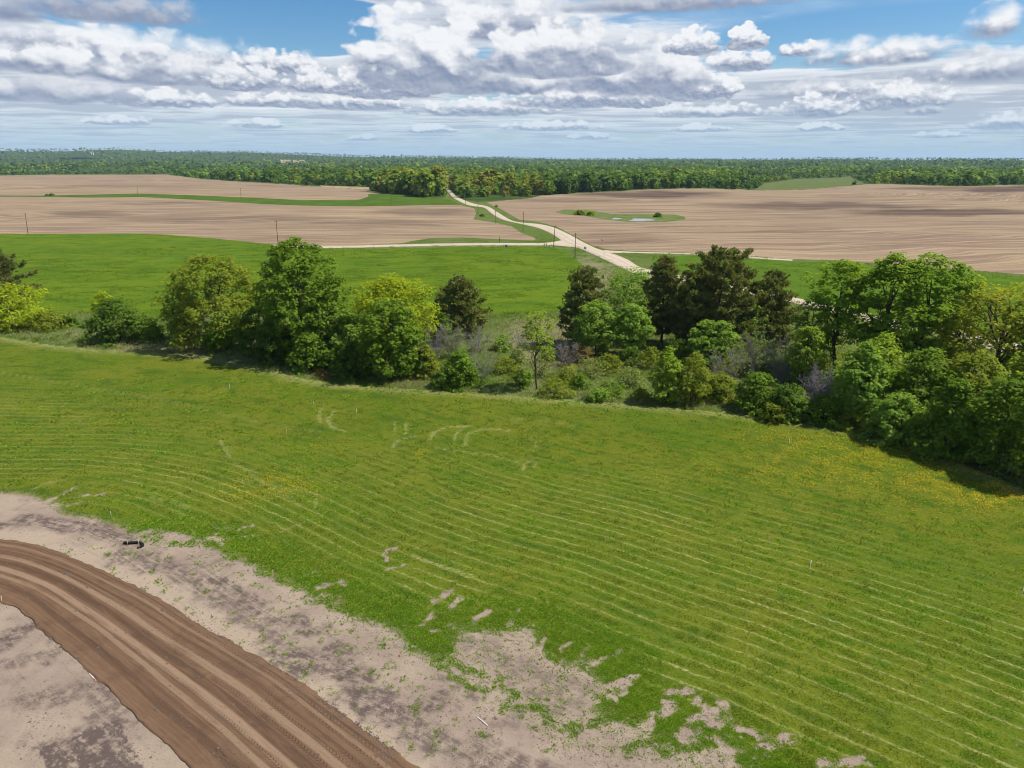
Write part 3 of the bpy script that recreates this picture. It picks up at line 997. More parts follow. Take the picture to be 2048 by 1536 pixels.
PLOW_STAINS = [
    (1290, 389, 190, 7, 0.95), (1160, 402, 160, 5, 0.4), (1640, 412, 260, 9, 0.75), (1900, 424, 260, 8, 0.9), (2040, 379, 170, 8, 0.9), (1900, 377, 160, 5, 0.6),
    (840, 424, 130, 9, 0.6), (700, 450, 260, 10, 0.35), (430, 436, 330, 8, 0.3), (190, 428, 110, 6, 0.4), (330, 407, 130, 4, 0.35), (260, 372, 200, 4, 0.25), (1230, 480, 150, 14, 0.3),
    (1500, 455, 200, 10, 0.2), (600, 480, 180, 8, 0.3),
]
PLOW_STRAW = [([(1095, 451), (1200, 453), (1330, 456), (1480, 452)], 1.6, 0.8), ([(1210, 503), (1300, 505), (1400, 508), (1500, 514), (1600, 519), (1670, 521)], 2.4, 1.0), ([(1640, 440), (1760, 432)], 2.5, 0.4)]
DRY_SPOTS = [(1110, 690, 110, 60, 0.7), (1050, 640, 60, 30, 0.3), (430, 705, 260, 26, 0.5), (1200, 560, 60, 40, 0.45), (1170, 530, 40, 25, 0.4), (900, 495, 260, 6, 0.25), (1500, 850, 300, 22, 0.35),
             (1850, 900, 140, 22, 0.6), (1180, 770, 160, 30, 0.15), (1000, 745, 50, 40, -0.5)]
build_ground()

# ------------------------------------------------------------------ roads, water
def unit2(v):
    return v / np.maximum(np.linalg.norm(v, axis=-1, keepdims=True), 1e-9)


def ribbon(name, L, R, na, nc, mat, lift, crown=0.0, profile=None, thick=0.25):
    """a strip of road between two edge lines, draped on the land; u runs across, v along in metres"""
    A = smooth_line(ground_at(*np.asarray(L, float).T)[:, :2], na)
    B = smooth_line(ground_at(*np.asarray(R, float).T)[:, :2], na)
    t = np.linspace(0, 1, nc)
    P = A[:, None, :] * (1 - t[None, :, None]) + B[:, None, :] * t[None, :, None]
    if name == "dirt_road":
        # the graded edges crumble
        for E, sd, wt in ((A, 3, np.exp(-t / 0.014)), (B, 8, np.exp(-(1 - t) / 0.014))):
            g = unit2(np.gradient(E, axis=0))
            sl = np.concatenate([[0], np.cumsum(np.linalg.norm(np.diff(E, axis=0), axis=1))])
            off = np.stack([-g[:, 1], g[:, 0]], 1) * ((fbm(sl / 1.6, 0 * sl, sd, 5, 0.7) - 0.5) * 0.85)[:, None]
            P = P + off[:, None, :] * wt[None, :, None]
    x, y = P[..., 0].ravel(), P[..., 1].ravel()
    C = (A + B) / 2
    v = np.concatenate([[0], np.cumsum(np.linalg.norm(np.diff(C, axis=0), axis=1))])
    w = np.linalg.norm(A - B, axis=1)
    U = np.tile(t, na)
    Vv = np.repeat(v, nc)
    W = np.repeat(w, nc)
    z = height(x, y) + lift + crown * (1 - (2 * U - 1) ** 2)
    if profile is not None:
        z = z + profile(U, Vv, W, x, y)
    edge = np.zeros((na, nc), bool)
    edge[:, 0] = edge[:, -1] = True
    z[edge.ravel()] -= thick
    i = np.arange(na * nc).reshape(na, nc)
    F = np.stack([i[:-1, :-1], i[1:, :-1], i[1:, 1:], i[:-1, 1:]], -1).reshape(-1, 4)
    V = np.stack([x, y, z], 1)
    a, b, c = V[F[0, 0]], V[F[0, 1]], V[F[0, 2]]
    if np.cross(b - a, c - a)[2] < 0:
        F = F[:, ::-1]
    me = mesh_np(name, V, F, mat, dict(across=U, along=Vv, width=W), smooth=True)
    return tag(link(name, me), kind='structure')


def m_track(T, bs, out):
    p = pos(T)
    u, v, w = T.attr('across'), T.attr('along'), T.attr('width')
    c = T.math('MULTIPLY', u, 1.0)
    wob = T.math('MULTIPLY', T.math('SUBTRACT', T.noise(T.xyz(T.math('MULTIPLY', v, 0.05), u, 0.0), 1.0, 3, 0.5), 0.5), 0.16)
    uu = T.math('ADD', u, wob)
    st = T.noise(T.xyz(T.math('MULTIPLY', uu, 16.0), T.math('MULTIPLY', v, 0.030), 0.0), 1.0, 5, 0.6)
    st2 = T.noise(T.xyz(T.math('MULTIPLY', uu, 60.0), T.math('MULTIPLY', v, 0.07), 3.0), 1.0, 4, 0.6)
    gr = T.noise(p, 6.0, 5, 0.75)
    blot = T.noise(p, 0.55, 6, 0.7)
    st = T.math('ADD', T.math('MULTIPLY', st, 0.6), T.math('MULTIPLY', blot, 0.4))
    col = T.mix(T.ramp(st, 0.36, 0.64), (0.172, 0.104, 0.062), (0.128, 0.076, 0.045))
    col = T.mix(T.ramp(st2, 0.54, 0.72, 0.0, 0.5), col, (0.10, 0.056, 0.033))
    col = T.mix(T.ramp(T.noise(p, 0.30, 6, 0.7), 0.52, 0.66, 0.0, 0.55), col, (0.098, 0.060, 0.038))
    # packed pale wheel lanes and moist dark ones
    def lane(centre, half, amt, drift, colr, seed):
        cc = T.math('ADD', centre, T.math('MULTIPLY', T.math('SUBTRACT', T.noise(T.xyz(T.math('MULTIPLY', v, drift), seed, 0.0), 1.0, 2, 0.5), 0.5), 0.10))
        d = T.math('ABSOLUTE', T.math('SUBTRACT', u, cc))
        k = T.ramp(d, half, half * 0.55, 0.0, amt)
        k = T.math('MULTIPLY', k, T.ramp(T.noise(T.xyz(T.math('MULTIPLY', uu, 9.0), T.math('MULTIPLY', v, 0.09), seed), 1.0, 4, 0.65), 0.28, 0.50))
        return T.mix(k, nonlocal_col[0], colr)
    nonlocal_col = [col]
    pale = (0.255, 0.172, 0.110)
    dark = (0.088, 0.052, 0.032)
    for args in ((0.34, 0.040, 0.75, 0.030, pale, 1.0), (0.56, 0.050, 0.85, 0.025, pale, 2.0), (0.66, 0.030, 0.7, 0.04, pale, 6.0), (0.13, 0.022, 0.45, 0.035, pale, 5.0),
                 (0.46, 0.055, 0.85, 0.024, dark, 3.0), (0.80, 0.045, 0.75, 0.03, dark, 4.0), (0.24, 0.02, 0.6, 0.03, dark, 8.0), (0.07, 0.012, 0.7, 0.02, dark, 9.0)):
        nonlocal_col[0] = lane(*args)
    col = nonlocal_col[0]
    col = T.mix(T.ramp(gr, 0.50, 0.78, 0.0, 0.5), col, (0.088, 0.052, 0.033))
    # lugs pressed by the tyres
    def lugs(centre, half, seed):
        cc = T.math('ADD', centre, T.math('MULTIPLY', T.math('SUBTRACT', T.noise(T.xyz(T.math('MULTIPLY', v, 0.03), seed, 0.0), 1.0, 2, 0.5), 0.5), 0.08))
        d = T.math('SUBTRACT', u, cc)
        k = T.ramp(T.math('ABSOLUTE', d), half, half * 0.8)
        ph = T.math('SINE', T.math('ADD', T.math('MULTIPLY', v, 18.0), T.math('MULTIPLY', T.math('ABSOLUTE', d), 260.0)))
        k = T.math('MULTIPLY', k, T.ramp(T.noise(T.xyz(T.math('MULTIPLY', v, 0.12), seed, 4.0), 1.0, 3, 0.6), 0.42, 0.56))
        return T.math('MULTIPLY', k, T.ramp(ph, 0.2, 0.8))
    lg = None
    for args in ((0.30, 0.016, 11.0), (0.40, 0.016, 12.0), (0.10, 0.014, 13.0), (0.17, 0.014, 14.0), (0.60, 0.015, 15.0), (0.74, 0.015, 16.0), (0.25, 0.014, 17.0)):
        k = lugs(*args)
        lg = k if lg is None else T.math('MAXIMUM', lg, k)
    col = T.mix(T.math('MULTIPLY', lg, 0.35), col, (0.10, 0.06, 0.037))
    edge = T.math('MINIMUM', u, T.math('SUBTRACT', 1.0, u))
    col = T.mix(T.ramp(edge, 0.010, 0.0, 0.0, 0.25), col, (0.075, 0.045, 0.030))
    T.put(bs.inputs['Base Color'], col)
    h = T.math('ADD', T.math('MULTIPLY', st2, 0.7), T.math('MULTIPLY', gr, 0.5))
    h = T.math('SUBTRACT', h, T.math('MULTIPLY', lg, 0.9))
    bump(T, bs, h, 0.09, 1.0)


def track_profile(U, V, W, x, y):
    z = -0.05 * np.exp(-((U - 0.46) / 0.05) ** 2) - 0.05 * np.exp(-((U - 0.80) / 0.04) ** 2) + 0.03 * np.exp(-((U - 0.56) / 0.04) ** 2)
    z = z - 0.115 * np.exp(-np.minimum(U, 1 - U) / 0.022)
    z = z + 0.05 * (vnoise(U * 34, V * 0.25, 5) - 0.5) + 0.04 * (vnoise(U * 80, V * 1.6, 6) - 0.5)
    return z


def m_gravel(T, bs, out):
    p = pos(T)
    u, v = T.attr('across'), T.attr('along')
    st = T.noise(T.xyz(T.math('MULTIPLY', u, 7.0), T.math('MULTIPLY', v, 0.02), 0.0), 1.0, 4, 0.6)
    gr = T.noise(p, 0.8, 5, 0.75)
    c = T.mix(T.ramp(st, 0.38, 0.62), (0.47, 0.385, 0.29), (0.40, 0.325, 0.245))
    c = T.mix(T.ramp(gr, 0.45, 0.7, 0.0, 0.5), c, (0.33, 0.265, 0.20))
    lane = T.math('ABSOLUTE', T.math('SUBTRACT', T.math('ABSOLUTE', T.math('SUBTRACT', u, 0.5)), 0.19))
    c = T.mix(T.ramp(lane, 0.10, 0.02, 0.0, 0.55), c, (0.50, 0.42, 0.33))
    e = T.math('MINIMUM', u, T.math('SUBTRACT', 1.0, u))
    c = T.mix(T.ramp(e, 0.10, 0.0, 0.0, 0.6), c, (0.30, 0.25, 0.16))
    T.put(bs.inputs['Base Color'], c)


def build_roads():
    ribbon("dirt_road", TRACK_UP, TRACK_LO, 300, 130, material("graded_dirt", m_track), 0.15, 0.0, track_profile, 0.10)
    gm = material("gravel", m_gravel)
    L = [(1600, 609), (1500, 590), (1390, 570), (1290, 555), (1233, 531), (1175, 504), (1149, 493), (1128, 485), (1103, 468), (1075, 456), (1041, 448), (1004, 439), (980, 425), (966, 415), (935, 410),
         (915, 401), (903, 393), (893, 381), (886, 374)]
    R = [(1612, 600), (1510, 577), (1400, 556), (1291, 537), (1257, 519), (1222, 505), (1195, 497), (1164, 482), (1134, 466), (1106, 454), (1079, 448), (1048, 446), (1024, 441), (1000, 427), (976, 413),
         (952, 408), (928, 400), (911, 391), (901, 381), (891, 374)]
    ribbon("gravel_road", L, R, 150, 9, gm, 0.16, 0.10)
    # the road carries on behind the trees
    ribbon("gravel_road", [(1590, 607), (1640, 620), (1760, 652), (1900, 680), (2048, 716), (2400, 800)], [(1600, 598), (1645, 608), (1765, 634), (1905, 660), (2060, 692), (2420, 770)], 60, 9, gm, 0.13, 0.10)
    ribbon("side_road", [(545, 492), (600, 495), (651, 496.5), (760, 494.5), (900, 491.5), (1060, 491), (1110, 491.5), (1160, 497)],
           [(545, 489.5), (600, 491.5), (651, 492.5), (760, 489.5), (900, 486.5), (1060, 486), (1100, 484.5), (1135, 476)], 90, 7, gm, 0.14, 0.05)
    ribbon("field_track", [(1212, 507), (1262, 506.5), (1340, 508), (1420, 511), (1500, 517), (1585, 522)], [(1205, 499), (1262, 503), (1340, 505), (1420, 508), (1500, 513), (1585, 519)], 40, 5, gm, 0.12, 0.0)

    def m_water(T, bs, out):
        bs.inputs['Base Color'].default_value = (0.30, 0.32, 0.31, 1)
        bs.inputs['Roughness'].default_value = 0.12
        bs.inputs['Specular IOR Level'].default_value = 0.8
        bump(T, bs, T.noise(pos(T), 0.7, 3, 0.6), 0.02, 0.4)
    wm = material("water", m_water)

    def pool(name, xc, yc, rx, ry, lift, n=36):
        t = np.linspace(0, 2 * math.pi, n, endpoint=False)
        rr = 1 + 0.18 * np.sin(3 * t + 1) + 0.10 * np.sin(5 * t)
        p = ground_at(xc + rx * rr * np.cos(t), yc + ry * rr * np.sin(t))
        zc = p[:, 2].max() + lift
        c = p.mean(0)
        V = np.vstack([p, [c]])
        V[:, 2] = zc
        F = np.array([[i, (i + 1) % n, n] for i in range(n)])
        a, b, c = V[F[0]]
        if np.cross(b - a, c - a)[2] < 0:
            F = F[:, ::-1]
        tag(link(name, mesh_np(name, V, F, wm)), kind='structure')
    pool("pond", 1284, 440.0, 26, 2.6, 0.05)
    pool("pond", 1233, 437.5, 9, 1.5, 0.05)
    pool("lake", 150, 317.3, 46, 1.5, 3.0)
    pool("lake", 790, 342.5, 24, 0.9, 1.0)


build_roads()

# ------------------------------------------------------------------ plant library
RS = np.random.RandomState


def unit(v):
    return v / np.maximum(np.linalg.norm(v, axis=-1, keepdims=True), 1e-9)


def leaf_cards(C, N, size, rng, aspect=0.6, fold=0.18):
    """one folded rhombus per leaf spray; C centres, N facing directions, size lengths"""
    n = len(C)
    N = unit(N)
    ref = unit(rng.normal(size=(n, 3)))
    a = unit(np.cross(N, ref))
    b = np.cross(N, a)
    s = np.asarray(size, float).reshape(-1, 1) * np.ones((n, 1))
    V = np.empty((n, 4, 3))
    V[:, 0] = C - a * s * 0.5
    V[:, 1] = C + b * s * aspect * 0.5 + N * s * fold
    V[:, 2] = C + a * s * 0.5
    V[:, 3] = C - b * s * aspect * 0.5 + N * s * fold * rng.uniform(0.2, 1.0, (n, 1))
    F = np.arange(n * 4).reshape(n, 4)
    return V.reshape(-1, 3), F


def tube(P, r, sides=5):
    """tapered tube along points P with radii r"""
    P = np.asarray(P, float)
    n = len(P)
    r = np.asarray(r, float) * np.ones(n)
    d = unit(np.gradient(P, axis=0))
    ref = np.array([0.0, 0.0, 1.0]) if abs(d[0][2]) < 0.9 else np.array([1.0, 0.0, 0.0])
    a = unit(np.cross(d, ref))
    b = np.cross(d, a)
    t = np.linspace(0, 2 * math.pi, sides, endpoint=False)
    V = P[:, None, :] + r[:, None, None] * (a[:, None, :] * np.cos(t)[None, :, None] + b[:, None, :] * np.sin(t)[None, :, None])
    i = np.arange(n * sides).reshape(n, sides)
    j = np.roll(i, -1, axis=1)
    F = np.stack([i[:-1], j[:-1], j[1:], i[1:]], -1).reshape(-1, 4)
    return V.reshape(-1, 3), F


def join(parts):
    V, F, k = [], [], 0
    for v, f in parts:
        V.append(v)
        F.append(f + k)
        k += len(v)
    return np.vstack(V), np.vstack(F)


def bent(a, b, rng, k=5, sag=0.0, wob=0.06):
    a, b = np.asarray(a, float), np.asarray(b, float)
    t = np.linspace(0, 1, k)[:, None]
    L = np.linalg.norm(b - a)
    P = a + (b - a) * t + rng.normal(size=(k, 3)) * L * wob * np.sin(np.pi * t)
    P[:, 2] += sag * L * np.sin(np.pi * t[:, 0])
    return P


def noise3(P, s, seed):
    return (vnoise(P[:, 0] * s + 7.1, P[:, 1] * s + P[:, 2] * s * 0.73, seed) + vnoise(P[:, 2] * s * 1.1, P[:, 0] * s * 0.8 - P[:, 1] * s * 0.6, seed + 9)) / 2


PROFILES = {
    'egg': lambda t: np.sqrt(np.clip(1 - np.abs((t - 0.47) / 0.53) ** 2.5, 0, 1)),
    'round': lambda t: np.sqrt(np.clip(1 - (2 * t - 0.92) ** 2 / 1.17, 0, 1)),
    'oval': lambda t: np.clip(np.sin(np.pi * np.clip(t, 0, 1) ** 0.75), 0, 1) ** 0.6,
    'cone': lambda t: np.clip(1.12 - t, 0, 1) ** 0.72 * np.clip(t * 6 + 0.4, 0, 1),
    'vase': lambda t: np.clip(0.40 + 0.75 * t, 0, 1) * np.sqrt(np.clip(1 - np.clip((t - 0.72) / 0.28, 0, 1) ** 2, 0, 1)),
    'dome': lambda t: np.sqrt(np.clip(1 - t ** 2.2, 0, 1)),
}


def crown_clumps(rng, H, W, base, n, prof, hole, seed, ragged=0.28):
    """centres of leaf clumps filling a crown of uneven outline"""
    f = PROFILES[prof]
    out = []
    z0 = base * H
    lob = rng.uniform(0, 2 * math.pi, 3)
    while sum(len(o) for o in out) < n:
        m = n * 2
        t = rng.uniform(0.0, 1.0, m)
        keep = rng.uniform(size=m) < (f(t) * 0.9 + 0.1)
        t = t[keep]
        th = rng.uniform(0, 2 * math.pi, len(t))
        r = 0.30 + 0.70 * np.sqrt(rng.uniform(0, 1, len(t)))
        R = f(t) * W / 2
        lobes = 1 + ragged * (0.6 * np.sin(3 * th + lob[0] + 5 * t) + 0.5 * np.sin(5 * th + lob[1] - 9 * t) + 0.5 * np.sin(2 * th + lob[2] + 13 * t))
        P = np.stack([np.cos(th) * R * r * lobes, np.sin(th) * R * r * lobes, z0 + t * (H - z0)], 1)
        k = noise3(P, 3.2 / W * 1.6, seed) > hole
        # a few sprays stick out of the outline
        out.append(P[k])
    return np.vstack(out)[:n]


def foliage(rng, C, H, W, rc, per, leaf, up=0.55, outw=0.6, squash=0.6, aspect=0.62, size_var=0.55):
    n = len(C)
    rcs = rc * rng.uniform(0.6, 1.3, n)
    d = rng.normal(size=(n, per, 3))
    d = d / np.maximum(np.linalg.norm(d, axis=-1, keepdims=True), 1e-6) * rng.uniform(0.25, 1.0, (n, per, 1)) ** 0.6
    d[..., 2] *= squash
    L = C[:, None, :] + d * rcs[:, None, None]
    ax = np.array([0, 0, H * 0.45])
    o = unit(C - ax)
    N = unit(d) * 0.55 + o[:, None, :] * outw * 0.8 + np.array([0, 0, up * 1.7]) + rng.normal(size=(n, per, 3)) * 0.42
    P = L.reshape(-1, 3)
    size = leaf * rng.uniform(1 - size_var, 1 + size_var, n * per)
    V, F = leaf_cards(P, N.reshape(-1, 3), size, rng, aspect)
    tint = np.repeat(np.clip(rng.normal(0.5, 0.22, n), 0, 1), per) * 0.7 + rng.uniform(0, 0.3, n * per)
    return V, F, np.repeat(tint, 4)


def m_leaf(base, alt, trans=0.35, dead=None):
    def build(T, bs, out):
        t = T.attr('tint')
        oi = T.node('ShaderNodeObjectInfo').outputs['Random']
        c = T.mix(T.ramp(t, 0.15, 0.85), base, alt)
        c = T.mix(T.math('MULTIPLY', oi, 0.35), c, tuple(v * 0.72 for v in alt))
        T.put(bs.inputs['Base Color'], c)
        bs.inputs['Roughness'].default_value = 0.55
        bs.inputs['Specular IOR Level'].default_value = 0.06
        tr = T.node('ShaderNodeBsdfTranslucent')
        T.put(tr.inputs['Color'], T.mix(1.0, c, (1.35, 1.3, 0.65), 'MULTIPLY'))
        mx = T.node('ShaderNodeMixShader')
        mx.inputs[0].default_value = trans
        T.l.new(bs.outputs[0], mx.inputs[1])
        T.l.new(tr.outputs[0], mx.inputs[2])
        T.l.new(mx.outputs[0], out.inputs[0])
    return build


LEAF = {}
for nm, a, b, tr in (
        ("maple_leaves", (0.105, 0.195, 0.014), (0.19, 0.29, 0.028), 0.45),
        ("deep_green_leaves", (0.074, 0.148, 0.014), (0.14, 0.222, 0.026), 0.42),
        ("yellow_green_leaves", (0.276, 0.360, 0.014), (0.380, 0.444, 0.027), 0.5),
        ("olive_leaves", (0.165, 0.225, 0.018), (0.275, 0.315, 0.034), 0.46),
        ("light_green_leaves", (0.165, 0.285, 0.032), (0.265, 0.39, 0.06), 0.48),
        ("fresh_green_leaves", (0.205, 0.325, 0.022), (0.32, 0.415, 0.044), 0.5),
        ("grey_green_leaves", (0.172, 0.234, 0.050), (0.265, 0.312, 0.080), 0.42),
        ("amber_leaves", (0.247, 0.288, 0.021), (0.356, 0.372, 0.040), 0.48),
        ("rust_leaves", (0.172, 0.126, 0.029), (0.241, 0.174, 0.044), 0.35),
        ("giant_leaves", (0.150, 0.265, 0.018), (0.260, 0.370, 0.034), 0.5),
        ("pine_needles", (0.115, 0.145, 0.030), (0.240, 0.250, 0.070), 0.3),
        ("grass_blades", (0.122, 0.188, 0.014), (0.205, 0.240, 0.034), 0.5),
        ("meadow_blades", (0.118, 0.196, 0.012), (0.19, 0.265, 0.02), 0.45),
        ("weed_leaves", (0.144, 0.282, 0.016), (0.247, 0.372, 0.036), 0.5),
        ("pale_grass", (0.200, 0.225, 0.070), (0.380, 0.345, 0.180), 0.4),
        ("dandelions", (0.85, 0.60, 0.012), (0.80, 0.48, 0.012), 0.2)):
    LEAF[nm] = material(nm, m_leaf(a, b, tr))


def m_bark(col, col2):
    def build(T, bs, out):
        p = T.node('ShaderNodeTexCoord').outputs['Object']
        n = T.noise(T.vmath('MULTIPLY', p, (5.0, 5.0, 1.2)), 1.0, 5, 0.65)
        T.put(bs.inputs['Base Color'], T.mix(n, col, col2))
        bump(T, bs, n, 0.03, 0.7)
    return build


BARK = material("bark", m_bark((0.060, 0.048, 0.038), (0.115, 0.095, 0.078)))
PINE_BARK = material("pine_bark", m_bark((0.075, 0.048, 0.034), (0.125, 0.085, 0.062)))
TWIG = material("grey_twigs", m_bark((0.190, 0.165, 0.165), (0.320, 0.290, 0.290)))


def place(px, py):
    return ground_at(np.array([float(px)]), np.array([float(py)]))[0]


def size_at(p, px_top, px_w, py_base):
    """height and width in metres of something standing at p that spans these pixels"""
    D = math.hypot(p[0], p[1])
    e = math.atan2(p[0], p[1])
    # the top pixel seen at the same distance
    pxc, _ = to_px(p[0], p[1], p[2])
    d = px_dir(float(pxc), float(px_top))
    h = CAM_H + D * d[2] / math.hypot(d[0], d[1]) - p[2]
    m = FPX / math.sqrt(D * D + (CAM_H - p[2]) ** 2)
    return h, px_w / m


LEAF_GROW = 1.68


def broadleaf(name, px, base, top, width, leaf, label, cat='tree', prof='oval', cbase=0.16, n=210, per=44, rc=0.085, ls=0.40, hole=0.30, seed=1, limbs=7, group=None,
              up=0.55, stems=1, ragged=0.28, trunk_px=None, depth=None, off=0.0, rtrunk=0.018, squash=0.6, lean=0.0):
    rng = RS(seed * 131 + 7)
    p = place(px, base)
    H, W = size_at(p, top, width, base)
    t = empty(name, p - np.array([0, 0, 0.05]))
    tag(t, label, cat, group)
    C = crown_clumps(rng, H - W * rc * 0.45, W * (1 - rc * 1.2), cbase, int(n * 1.12), prof, hole * 0.72, seed, ragged)
    C[:, 0] += lean * (C[:, 2] / H) * W
    V, F, tint = foliage(rng, C, H, W, W * rc, max(10, int(per * 0.66)), ls * LEAF_GROW, up=up, squash=squash)
    if stems == 1:
        tr = bent((0, 0, -0.3), (lean * W * 0.7, 0, H * 0.80), rng, 7, 0, 0.025)
        link("trunk", mesh_np("trunk", *tube(tr, np.linspace(H * rtrunk, H * rtrunk * 0.18, 7), 8), BARK, smooth=True), t)
        roots = [tr]
    else:
        roots = []
        for k in range(stems):
            a = 2 * math.pi * k / stems + rng.uniform(-0.4, 0.4)
            e = np.array([math.cos(a) * W * 0.22, math.sin(a) * W * 0.22, H * rng.uniform(0.6, 0.8)])
            tr = bent((math.cos(a) * 0.15 * W * 0.3, math.sin(a) * 0.15 * W * 0.3, -0.2), e, rng, 6, 0, 0.04)
            roots.append(tr)
            link("stem", mesh_np("stem", *tube(tr, np.linspace(H * rtrunk * 0.7, H * rtrunk * 0.15, 6), 6), BARK, smooth=True), t)
    order = rng.permutation(len(C))
    for k in range(limbs):
        tr = roots[k % len(roots)]
        far = C[order[k * 5 % len(C)]]
        i = min(len(tr) - 2, max(1, int(len(tr) * (0.25 + 0.6 * (far[2] / H - 0.15)) - 0.5)))
        a = tr[i]
        P = bent(a, far, rng, 6, 0.08, 0.05)
        r0 = H * rtrunk * 0.42
        parts = [tube(P, np.linspace(r0, r0 * 0.15, 6), 5)]
        near = C[np.argsort(((C - far) ** 2).sum(1))[1:8]]
        for q in near[::2]:
            b = P[rng.randint(2, 5)]
            parts.append(tube(bent(b, q, rng, 4, 0.05, 0.06), np.linspace(r0 * 0.35, r0 * 0.08, 4), 4))
        link("limb", mesh_np("limb", *join(parts), BARK, smooth=True), t)
    link("crown", mesh_np("crown", V, F, LEAF[leaf], dict(tint=tint)), t)
    return t


def pine(name, px, base, top, width, label, seed=1, group=None, cbase=0.12, whorl=1.0, shape=0.8):
    rng = RS(seed * 77 + 3)
    p = place(px, base)
    H, W = size_at(p, top, width, base)
    t = empty(name, p - np.array([0, 0, 0.05]))
    tag(t, label, 'pine tree', group)
    tr = bent((0, 0, -0.3), (rng.normal() * 0.25, rng.normal() * 0.25, H * 0.96), rng, 8, 0, 0.012)
    link("trunk", mesh_np("trunk", *tube(tr, np.linspace(H * 0.017, 0.03, 8), 8), PINE_BARK, smooth=True), t)
    zs = np.arange(cbase * H, H * 0.98, whorl * 0.62)
    C, TI, lots = [], [], []
    for z in zs:
        f = min(1.0, max(0.0, (z / H - cbase) / (1 - cbase)))
        R = W / 2 * 1.12 * (max(0.0, 1.0 - f ** (1.7 / shape)) ** 0.62 + 0.06) * (0.72 + 0.28 * min(1, f * 4))
        nb = rng.randint(6, 9)
        a0 = rng.uniform(0, 6.28)
        for k in range(nb):
            a = a0 + 6.283 * k / nb + rng.normal() * 0.3
            L = R * rng.uniform(0.45, 1.10)
            rise = L * rng.uniform(-0.08, 0.30) + 0.45 * L * max(0, f - 0.55)
            st = np.array([np.interp(z, tr[:, 2], tr[:, 0]), np.interp(z, tr[:, 2], tr[:, 1]), z])
            en = st + np.array([math.cos(a) * L, math.sin(a) * L, rise])
            P = bent(st, en, rng, 5, -0.08, 0.03)
            lots.append(tube(P, np.linspace(0.05, 0.012, 5), 4))
            m = max(4, int(L * 5))
            s = 0.30 + 0.75 * np.sqrt(rng.uniform(0, 1, m))
            q = np.stack([np.interp(s, np.linspace(0, 1, 5), P[:, c]) for c in range(3)], 1)
            q += rng.normal(size=(m, 3)) * np.array([0.30, 0.30, 0.20])
            C.append(q)
            TI.append(np.full(m, np.clip(rng.normal(0.45, 0.28), 0, 1)))
    C = np.vstack(C)
    TI = np.concatenate(TI)
    per = 8
    n = len(C)
    d = unit(rng.normal(size=(n, per, 3)) + np.array([0, 0, 0.55]))
    L = C[:, None, :] + d * 0.26
    ax = d.reshape(-1, 3)
    side = unit(np.cross(ax, rng.normal(size=ax.shape)))
    ln = 0.68 * rng.uniform(0.7, 1.2, (n * per, 1))
    Pc = L.reshape(-1, 3)
    V = np.empty((n * per, 4, 3))
    V[:, 0] = Pc - ax * ln * 0.5
    V[:, 1] = Pc + side * ln * 0.16
    V[:, 2] = Pc + ax * ln * 0.5
    V[:, 3] = Pc - side * ln * 0.16
    tint = np.repeat(np.repeat(TI, per) * 0.75 + rng.uniform(0, 0.25, n * per), 4)
    link("branches", mesh_np("branches", *join(lots), PINE_BARK, smooth=True), t)
    link("crown", mesh_np("crown", V.reshape(-1, 3), np.arange(n * per * 4).reshape(-1, 4), LEAF["pine_needles"], dict(tint=tint)), t)
    return t


def bare_shrub(name, px, base, top, width, label, seed=1, stems=16, twigs=14, leaf=None, nleaf=120, group=None, cat='shrub', thick=1.0):
    rng = RS(seed * 57 + 11)
    p = place(px, base)
    H, W = size_at(p, top, width, base)
    t = empty(name, p - np.array([0, 0, 0.05]))
    tag(t, label, cat, group)
    tw, tips = [], []
    for k in range(stems):
        a = rng.uniform(0, 6.283)
        r = W / 2 * math.sqrt(rng.uniform(0.05, 1))
        e = np.array([math.cos(a) * r, math.sin(a) * r, H * rng.uniform(0.6, 1.0) * math.sqrt(max(0.15, 1 - (r / (W / 2)) ** 2 * 0.75))])
        s = np.array([math.cos(a) * W * 0.06, math.sin(a) * W * 0.06, -0.1])
        P = bent(s, e, rng, 6, 0.10, 0.05)
        link("stem", mesh_np("stem", *tube(P, np.linspace(0.055, 0.020, 6) * thick, 4), TWIG, smooth=True), t)
        for j in range(twigs):
            b = P[rng.randint(1, 6)]
            d = unit(rng.normal(size=3) + np.array([0, 0, 0.5]) + unit(e) * 0.6)
            q = b + d * rng.uniform(0.35, 1.0) * H * 0.28
            tw.append(tube(bent(b, q, rng, 4, 0, 0.08), np.linspace(0.026, 0.012, 4) * thick, 3))
            for jj in range(2):
                b2 = b + (q - b) * rng.uniform(0.4, 0.9)
                q2 = b2 + unit(d + rng.normal(size=3) * 0.8) * rng.uniform(0.2, 0.5) * H * 0.22
                tw.append(tube(bent(b2, q2, rng, 3, 0, 0.05), np.linspace(0.017, 0.010, 3) * thick, 3))
                tips.append(q2)
    link("twigs", mesh_np("twigs", *join(tw), TWIG), t)
    if leaf:
        tips = np.array(tips)[rng.permutation(len(tips))[:nleaf]]
        V, F, ti = foliage(rng, tips, H, W, 0.35, 9, 0.2)
        link("leaves", mesh_np("leaves", V, F, LEAF[leaf], dict(tint=ti)), t)
    return t

